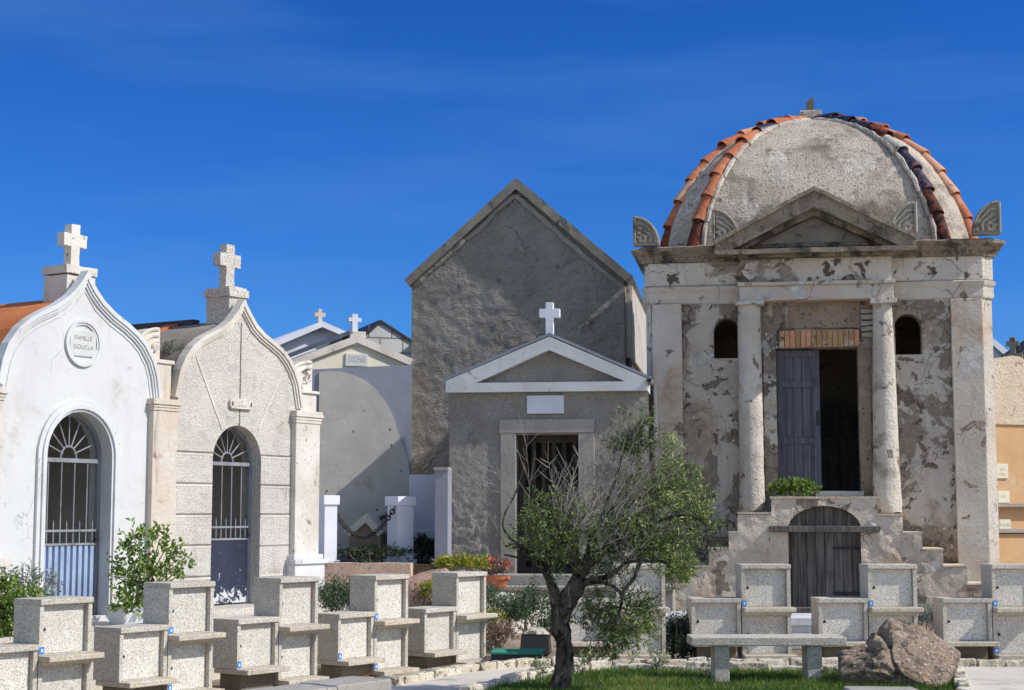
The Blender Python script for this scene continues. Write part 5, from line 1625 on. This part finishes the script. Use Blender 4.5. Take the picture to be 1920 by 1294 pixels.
def bush(name, label, cat, c, rad, n, nl, L, lw, mat, stem_mat, slen=.2, spread=.5, bias=.7, updir=(0, 0, 1), clumps=1, stems=6, ground=0.0):
    o = thing(name, label, cat, (0, 0, 0))
    c = np.array(c); rad = np.array(rad)
    tw, B, D = [], [], []
    for k in range(clumps):
        cc = c if clumps == 1 else c + RNG.normal(size=3) * rad * .5
        rr = rad if clumps == 1 else rad * RNG.uniform(.35, .6)
        a, b, d = shoots(cc, rr, n // clumps, nl, spread, L, lw, updir, bias, slen)
        tw += a; B += b; D += d
    B, D = np.array(B), np.array(D)
    B[:, 2] = np.maximum(B[:, 2], ground + .01)
    leaves("foliage", B, D, L, lw, mat, o)
    m = MB()
    for p in tw[::max(1, len(tw) // 60)]:
        m.tube([p[0], p[1], p[2], p[3]], [.005, .004, .003, .002], 4)
    foot = np.array([c[0], c[1], ground])
    for k in range(stems):
        tgt = np.array(tw[RNG.integers(len(tw))][0])
        b0 = foot + RNG.normal(size=3) * np.array([.05, .05, 0])
        md = (b0 + tgt) / 2 + RNG.normal(size=3) * .05
        m.tube([tuple(b0), tuple(md), tuple(tgt)], [.014, .010, .006], 5)
    m.build("stems", stem_mat, o)
    return o
def px_c(x, y, Y): 
    p = W(x, y, Y); return (p.x, p.y, p.z)
# potted shrub before the chapels
Yp = 17.6
c = W(246, 1160, Yp)
o = thing("planter", "square white planter holding the tall leafy shrub", "planter", (c.x, Yp, .5), R(40))
hp = W(246, 1143, Yp).z - .5
m = MB(); m.hexa([(-.17, -.17, 0), (.17, -.17, 0), (.17, .17, 0), (-.17, .17, 0), (-.21, -.21, hp + .04), (.21, -.21, hp + .04), (.21, .21, hp + .04), (-.21, .21, hp + .04)]); m.build("tub", M['white_wall'], o, bevel=.01)
m = MB(); m.box(-.185, .185, -.185, .185, hp + .041, hp + .05); m.build("earth", M['dark_soil'], o)
sh_ = thing("potted_shrub", "bright green leafy shrub growing out of the white planter", "shrub", (0, 0, 0))
tw, B, D = [], [], []
m = MB()
for (x, y, r, k) in ((262, 1020, 24, 30), (300, 1010, 16, 18), (250, 1060, 30, 50), (282, 1075, 24, 28), (330, 1050, 16, 16), (318, 1090, 14, 12), (256, 1110, 28, 44), (240, 1135, 20, 26), (342, 1062, 8, 6), (310, 1030, 14, 12), (275, 1120, 18, 20), (268, 1155, 10, 8), (232, 1075, 14, 14)):
    yy = Yp + RNG.normal() * .12
    cc = W(x, y, yy); rr = r * yy / F_PX
    a, b, d = shoots(tuple(cc), (rr, rr * .9, rr), int(k * .95), 7, .6, .1, .05, (0, 0, 1), .5, .13)
    tw += a; B += b; D += d
    st = W(255 + RNG.normal() * 4, 1150, Yp); md = st.lerp(cc, .5) + Vector((RNG.normal() * .04, 0, .03))
    m.tube([st, md, cc], [.016, .011, .006], 5)
leaves("foliage", np.array(B), np.array(D), .068, .030, M['bright_leaf'], sh_)
m.build("stems", M['twig'], sh_)
bush("leafy_bush", "round green bush at the left edge behind the urn boxes", "bush", px_c(18, 1140, 15.9), (.34, .3, .40), 300, 8, .055, .03, M['bright_leaf'], M['twig'], .14, .6, .6, clumps=7, ground=.0)
bush("sparse_shrub", "small pale shrub in front of the blue corrugated gate", "shrub", px_c(58, 1105, 16.6), (.26, .2, .14), 70, 9, .038, .018, M['silver_leaf'], M['twig'], .15, .4, 1.0, ground=.5)
bush("grey_shrub", "dense grey-green shrub over the small dark headstone", "shrub", px_c(990, 1162, 19.9), (.28, .25, .27), 520, 11, .045, .016, M['grey_leaf'], M['twig'], .16, .45, .9, clumps=5, ground=.05)
bush("feathery_bush", "low feathery green bush between two urn box stacks", "bush", px_c(634, 1130, 18.6), (.20, .18, .13), 300, 12, .05, .011, M['grey_leaf'], M['twig'], .17, .35, 1.0, ground=.0)
bush("dark_rosemary", "dark spiky shrub left of the long stone bench", "shrub", px_c(1278, 1208, 18.9), (.17, .2, .22), 420, 13, .045, .011, M['dark_leaf'], M['twig'], .19, .35, .9, ground=.0)
bush("lavender", "silvery lavender tuft behind the boulder", "plant", px_c(1742, 1166, 19.3), (.17, .14, .08), 130, 10, .06, .008, M['silver_leaf'], M['twig'], .16, .25, 1.4, ground=.0)
bush("succulents", "yellow-green succulent plants on the pinkish rock", "plant", px_c(866, 1062, 21.2), (.34, .2, .03), 170, 9, .075, .018, M['yellow_leaf'], M['twig'], .10, .4, 1.1, ground=.6)
bush("trailing_succulent", "trailing yellow-green succulent beside the pinkish rock", "plant", px_c(806, 1112, 20.45), (.06, .08, .07), 40, 9, .07, .016, M['yellow_leaf'], M['twig'], .11, .5, .5, ground=.3)
bush("low_ground_plant", "low spiky plants beside the terracotta pot", "plant", px_c(914, 1135, 19.9), (.14, .2, .22), 110, 10, .08, .012, M['grey_leaf'], M['twig'], .14, .5, .7, ground=.05)
bush("yellow_tuft", "small yellowish tuft at the foot of the urn boxes", "plant", px_c(925, 1163, 19.6), (.12, .15, .05), 50, 8, .06, .014, M['yellow_leaf'], M['twig'], .09, .5, .9, ground=.05)
bush("dry_flower_patch", "dry brownish flower patch beside the end urn boxes", "plant", px_c(935, 1190, 19.4), (.18, .2, .10), 160, 8, .04, .016, M['dry_leaf'], M['twig'], .10, .6, .6, ground=.0)
bush("bed_undergrowth", "dark undergrowth in the raised bed by the white posts", "plant", px_c(700, 1040, 25.9), (.62, .25, .03), 180, 8, .06, .022, M['dark_leaf'], M['twig'], .1, .6, .8, ground=.86)
bush("dark_shrub", "dark leafy shrub in shade against the low white wall", "shrub", px_c(800, 1034, 26.6), (.24, .2, .16), 150, 8, .07, .03, M['dark_leaf'], M['twig'], .14, .5, .8, ground=.9)
bush("threshold_weeds", "bright green weeds growing on the mausoleum landing", "weeds", tuple(W(1487, 918, 25.6)), (.36, .18, .10), 190, 9, .055, .03, M['bright_leaf'], M['twig'], .10, .6, .8, ground=zla + .03)
bush("step_plant", "green leafy plant on the lowest mausoleum steps behind the tree", "plant", px_c(1268, 1072, 24.6), (.22, .15, .16), 140, 9, .09, .02, M['bright_leaf'], M['twig'], .17, .4, 1.0, ground=.55)
for i, (x, y) in enumerate(((1112, 1262), (1098, 1270), (1010, 1282), (1240, 1266))):
    q = G(x, y, 0)
    bush("path_weed", ("small straggly weed growing beside the tree at the lawn kerb", "tiny weed at the kerb just right of the olive trunk", "small weed among the kerb stones left of the olive trunk", "small weed in the kerb left of the stone bench")[i], "weed", (q.x, q.y, .10), (.07, .06, .06), 16, 7, .05, .014, M['olive_leaf'], M['twig'], .12, .4, 1.2, ground=.0, stems=3)
# weeds on the chapel roof shoulder
bush("roof_weeds", "small grey weeds rooted between the two chapel gables", "weeds", tuple(W(323, 662, 19.4)), (.10, .1, .05), 50, 8, .05, .008, M['grey_leaf'], M['twig'], .1, .6, .8, ground=W(323, 672, 19.4).z, stems=2)
# flower pot
Yf = 23.9
c = W(930, 1098, Yf)
zpf = c.z - .02
o = thing("flower_pot", "terracotta flower pot standing on the grey chapel platform", "pot", (c.x, Yf + .9, zp))
hpot = W(930, 1080, Yf + .9).z - zp
m = MB(); m.lathe([(.14, 0), (.19, hpot * .72), (.20, hpot * .72), (.215, hpot * .74), (.215, hpot), (.185, hpot), (.18, hpot - .05)], 0, 0, 24); m.build("pot", M['terracotta'], o, smooth=True)
m = MB(); m.lathe([(.18, hpot - .06), (.0001, hpot - .045)], 0, 0, 16); m.build("earth", M['dark_soil'], o)
fz = zp + hpot
o2 = thing("red_flowers", "red and orange flowers growing in the terracotta pot", "flowers", (0, 0, 0))
tw, B, D = shoots((c.x, Yf + .9, fz + .10), (.20, .16, .08), 60, 7, .6, .1, .05, (0, 0, 1), .8, .12)
leaves("foliage", np.array(B), np.array(D), .055, .03, M['dry_leaf'], o2)
for mat, ctrs in ((M['flower_red'], ((.17, -.06, .16), (.13, .0, .2))), (M['flower_orange'], ((-.15, -.05, .23), (-.07, 0, .25), (-.19, .02, .2)))):
    fb, fd = [], []
    for q in ctrs:
        for _ in range(22):
            v = RNG.normal(size=3); v /= np.linalg.norm(v)
            fb.append(np.array([c.x + q[0], Yf + .9 + q[1], fz + q[2]]) + v * .035 * RNG.uniform(.4, 1)); fd.append(v)
    leaves("blossoms", np.array(fb), np.array(fd), .035, .032, mat, o2)
m = MB()
for p in tw[::3]: m.tube([tuple(q) for q in p], .004, 4)
m.build("stems", M['twig'], o2)

# ================================================================= olive tree
YT = 15.25
ot = thing("olive_tree", "gnarled olive tree with sparse leafy crown and many bare grey twigs", "tree", (0, 0, 0))
def tp(x, y, dy=0.0): return W(x, y, YT + dy)
def smooth_path(pts, k=5):
    """Catmull-Rom through points with radii"""
    out = []
    n = len(pts)
    for i in range(n - 1):
        p0, p1, p2, p3 = pts[max(i - 1, 0)], pts[i], pts[i + 1], pts[min(i + 2, n - 1)]
        for j in range(k):
            t = j / k
            out.append(tuple(.5 * ((2 * p1[c]) + (-p0[c] + p2[c]) * t + (2 * p0[c] - 5 * p1[c] + 4 * p2[c] - p3[c]) * t * t + (-p0[c] + 3 * p1[c] - 3 * p2[c] + p3[c]) * t ** 3) for c in range(4)))
    out.append(pts[-1]); return out
def limb(mb, spec, n=14, rough=.10, seed=0):
    pts = []
    for (x, y, r, dy) in spec:
        q = tp(x, y, dy); pts.append((q.x, q.y, q.z, r * YT / F_PX))
    sp = smooth_path(pts)
    st = len(mb.bm.verts)
    mb.tube([p[:3] for p in sp], [p[3] for p in sp], n)
    mb.bm.verts.ensure_lookup_table()
    for i in range(st, len(mb.bm.verts)):
        v = mb.bm.verts[i]
        rr = sp[min((i - st) // n, len(sp) - 1)]
        ctr = Vector(rr[:3]); d = (v.co - ctr)
        q = Vector((v.co.x * 26, v.co.y * 26, v.co.z * 7)) + Vector((seed, 0, 0))
        v.co = ctr + d * (1 + rough * 2.2 * noise.noise(q) + rough * noise.noise(q * 2.6))
    return sp
tk = MB()
limb(tk, [(1047, 1345, 27, 0), (1050, 1300, 21, 0), (1055, 1265, 17.5, 0), (1059, 1235, 15.5, .0), (1057, 1205, 15.5, 0), (1051, 1180, 17, 0), (1053, 1150, 18, 0), (1066, 1122, 17, 0), (1080, 1098, 16, 0), (1088, 1075, 14, 0), (1092, 1055, 14, .05)], 22, .17, 1)
limb(tk, [(1052, 1165, 12, -.02), (1043, 1130, 11, -.03), (1037, 1105, 10, -.05), (1026, 1078, 8, -.08), (1010, 1055, 7, -.1), (990, 1035, 6, -.12), (970, 1025, 5, -.15), (948, 1022, 4, -.2)], 14, .13, 2)
tk.build("trunk", M['bark'], ot, smooth=True)
LIMBS = [
    [(1088, 1078, 13, .0), (1078, 1050, 9, -.1), (1066, 1025, 7, -.2), (1050, 1000, 5, -.25), (1040, 970, 3.5, -.3), (1036, 940, 2, -.3)],
    [(1092, 1070, 13, .05), (1106, 1045, 11, .1), (1110, 1015, 9, .15), (1122, 985, 7, .2), (1150, 955, 5, .25), (1180, 930, 3.5, .3), (1230, 880, 2, .3)],
    [(1095, 1062, 12, 0), (1125, 1040, 9, -.1), (1150, 1020, 7, -.2), (1190, 1000, 5, -.3), (1240, 975, 4, -.35), (1290, 965, 2.5, -.4), (1325, 985, 1.5, -.4)],
    [(1090, 1094, 9, 0), (1115, 1088, 6, -.1), (1140, 1080, 5, -.2), (1160, 1066, 4, -.25), (1175, 1055, 3, -.3), (1215, 1050, 2.5, -.3), (1255, 1055, 1.5, -.3)],
    [(1112, 1090, 5, -.1), (1140, 1095, 3.5, -.15), (1160, 1108, 3, -.2), (1165, 1120, 2.5, -.2)],
    [(1200, 1055, 3.5, -.3), (1188, 1085, 3.5, -.3), (1172, 1105, 3.5, -.3), (1165, 1130, 3, -.25), (1160, 1155, 2, -.2)],
    [(1120, 1000, 6, .1), (1130, 960, 4, .1), (1150, 910, 3, .15), (1165, 860, 2, .15), (1175, 830, 1.2, .1)],
    [(990, 1037, 4, -.12), (968, 1018, 3, -.1), (952, 1005, 2.2, -.1), (943, 985, 2, -.1), (948, 960, 1.8, -.1), (962, 935, 1.6, -.05), (975, 900, 1.4, 0), (985, 860, 1.2, 0), (989, 815, .8, 0)],
    [(1010, 1055, 5, -.1), (996, 1050, 3, -.2), (975, 1046, 2.2, -.25), (945, 1040, 1.6, -.3)],
    [(1085, 1060, 9, -.05), (1060, 1046, 6, .1), (1030, 1030, 4.5, .25), (1010, 1005, 3.5, .3), (1000, 980, 2, .35)],
    [(1125, 985, 5, .2), (1160, 985, 4, .3), (1210, 960, 3, .4), (1260, 930, 2, .45), (1290, 905, 1.2, .45)],
    [(1120, 1040, 6, .05), (1165, 1030, 4, .2), (1220, 1020, 3, .3), (1270, 1035, 2, .35), (1290, 1050, 1.2, .35)],
]
for i, s in enumerate(LIMBS):
    m = MB(); limb(m, s, 9, .07, 10 + i * 3); m.build("branch", M['bark'], ot, smooth=True)
# leafy clumps: (x, y, radius px, shoots, depth offset, tint)
CL = [(998, 1010, 28, 22, -.3, 0), (1018, 975, 34, 34, -.2, 0), (1035, 1000, 36, 40, -.3, 0), (1030, 945, 24, 18, -.1, 0), (1052, 1035, 30, 28, -.25, 0), (985, 1028, 18, 12, -.3, 1), (1022, 1055, 24, 18, -.25, 0),
      (1075, 985, 34, 34, -.2, 0), (1110, 960, 28, 18, .1, 0), (1090, 1020, 32, 30, -.3, 0), (1140, 1010, 34, 34, -.2, 0), (1165, 985, 30, 28, .1, 0), (1195, 960, 34, 36, 0, 0), (1215, 935, 26, 26, .1, 1), (1180, 925, 22, 16, .2, 0),
      (1230, 905, 26, 26, .1, 0), (1262, 890, 26, 26, .2, 0), (1290, 905, 22, 18, .2, 0), (1245, 848, 18, 18, .1, 1), (1178, 838, 22, 36, .05, 2), (1200, 830, 16, 18, .05, 2),
      (1262, 935, 30, 34, 0, 0), (1300, 950, 28, 30, .1, 0), (1318, 985, 20, 20, 0, 0), (1330, 1005, 14, 10, 0, 2), (1285, 985, 30, 26, 0, 0), (1240, 965, 34, 40, -.1, 1), (1205, 1000, 34, 36, -.2, 0),
      (1250, 1005, 24, 20, .1, 0), (1225, 1035, 30, 30, -.2, 0), (1260, 1055, 26, 26, -.2, 1), (1190, 1035, 26, 22, -.2, 0), (1150, 1045, 26, 18, -.1, 0), (1270, 1030, 22, 18, 0, 0), (1285, 1055, 16, 12, -.2, 0),
      (1125, 1095, 22, 16, .1, 1), (1110, 1060, 24, 14, .2, 0), (1120, 1130, 24, 24, .1, 0), (1150, 1150, 34, 48, -.1, 0), (1115, 1165, 24, 26, 0, 0), (1180, 1165, 28, 34, -.1, 0), (1165, 1190, 26, 30, -.1, 0), (1130, 1195, 22, 20, 0, 2),
      (1200, 1190, 20, 18, -.1, 1), (1195, 1150, 18, 14, -.1, 0), (1218, 1140, 14, 8, -.1, 0), (1182, 1120, 18, 14, -.1, 0), (1090, 1145, 18, 14, .2, 0), (1175, 1075, 14, 6, -.2, 0),
      (1192, 795, 10, 6, .1, 0), (1165, 775, 8, 4, .1, 0), (1205, 790, 7, 4, .1, 0)]
tw, B, D, T = [], [], [], []
for (x, y, r, k, dy, ti) in CL:
    p = tp(x, y, dy); rr = r * YT / F_PX
    a, b, d = shoots(tuple(p), (rr, rr * 1.3, rr), int(k * (1.4 if x > 1170 else 1.15)), 10, .45, .05, .012, (.35, -.05, .75) if y < 1110 else (.45, 0, -.1), .55, .15)
    tw += a; B += b; D += d
    mu = {0: .45, 1: .8, 2: .08}[ti] + RNG.normal() * .1
    T += list(RNG.normal(mu, .26, len(b)))
leaves("crown", np.array(B), np.array(D), .058, .0145, M['olive_leaf'], ot, tintv=np.array(T))
m = MB()
for p in tw: m.tube([tuple(q) for q in p], [.0035, .003, .002, .001], 3)
m.build("leafy_twigs", M['bark'], ot)
# bare grey twigs
bt = MB()
def bare(x0, y0, dx, dy_, ln, dep, r=.0045, kids=4, curl=.3):
    d = np.array([dx, 0, -dy_], float); d /= np.linalg.norm(d)
    p = np.array(tp(x0, y0, dep)); L = ln * YT / F_PX
    cv = RNG.normal(size=3) * curl * np.array([1, .6, .6])
    pts = [p + d * L * t + cv * L * t * t * .35 + RNG.normal(size=3) * .004 for t in np.linspace(0, 1, 6)]
    bt.tube([tuple(q) for q in pts], [r, r * .9, r * .8, r * .65, r * .5, r * .3], 4)
    for k in range(kids):
        t = RNG.uniform(.25, .95); i = min(int(t * 5), 4)
        q = pts[i] + (pts[i + 1] - pts[i]) * (t * 5 - i)
        sd = np.cross(d, np.array([0, 1, 0])) * RNG.choice([-1, 1])
        dd = d * .8 + sd * RNG.uniform(.3, .8) + RNG.normal(size=3) * .2; dd /= np.linalg.norm(dd)
        l2 = L * RNG.uniform(.15, .4)
        c2 = d * .3
        bt.tube([tuple(q), tuple(q + dd * l2 * .5 + c2 * l2 * .1), tuple(q + dd * l2 + c2 * l2 * .4)], [r * .6, r * .5, r * .25], 3)
for _ in range(140):
    u = RNG.uniform(0, 1)
    x = 1045 + u * 165 + RNG.normal() * 12; y = 985 - u * 40 + RNG.normal() * 28
    ang = 78 - u * 28 + RNG.normal() * 13
    bare(x, y, math.cos(R(ang)), -math.sin(R(ang)), RNG.uniform(40, 115), RNG.normal() * .2 - .12, RNG.uniform(.0026, .0052), 4, .5)
for _ in range(90):
    x = RNG.uniform(1000, 1230); y = RNG.uniform(985, 1050); a = RNG.uniform(20, 160)
    bare(x, y, math.cos(R(a)), -math.sin(R(a)), RNG.uniform(25, 70), RNG.normal() * .25 - .15, .003, 3, .8)
for (x, y, a, l, k) in ((987, 985, 82, 170, 9), (985, 1000, 55, 60, 4), (1048, 960, 100, 110, 6), (1062, 950, 78, 100, 5), (1030, 960, 75, 90, 5), (1095, 930, 70, 110, 5), (1130, 900, 70, 120, 6), (1145, 880, 78, 110, 6), (1160, 860, 68, 90, 6), (1120, 935, 47, 180, 6),
                        (1180, 850, 75, 80, 5), (1215, 880, 62, 95, 5), (1230, 870, 55, 80, 5), (960, 935, 140, 60, 3), (955, 930, 118, 75, 3), (945, 1020, 110, 60, 2), (1010, 1010, 60, 60, 4), (1200, 1030, 10, 90, 5), (1215, 1045, 20, 70, 5), (1000, 1000, 110, 50, 3), (1165, 830, 100, 60, 5), (1190, 840, 85, 70, 5)):
    bare(x, y, math.cos(R(a)), -math.sin(R(a)), l, RNG.normal() * .08 - .1, .0068, k + 2, .35)
bt.build("bare_twigs", M['twig'], ot)
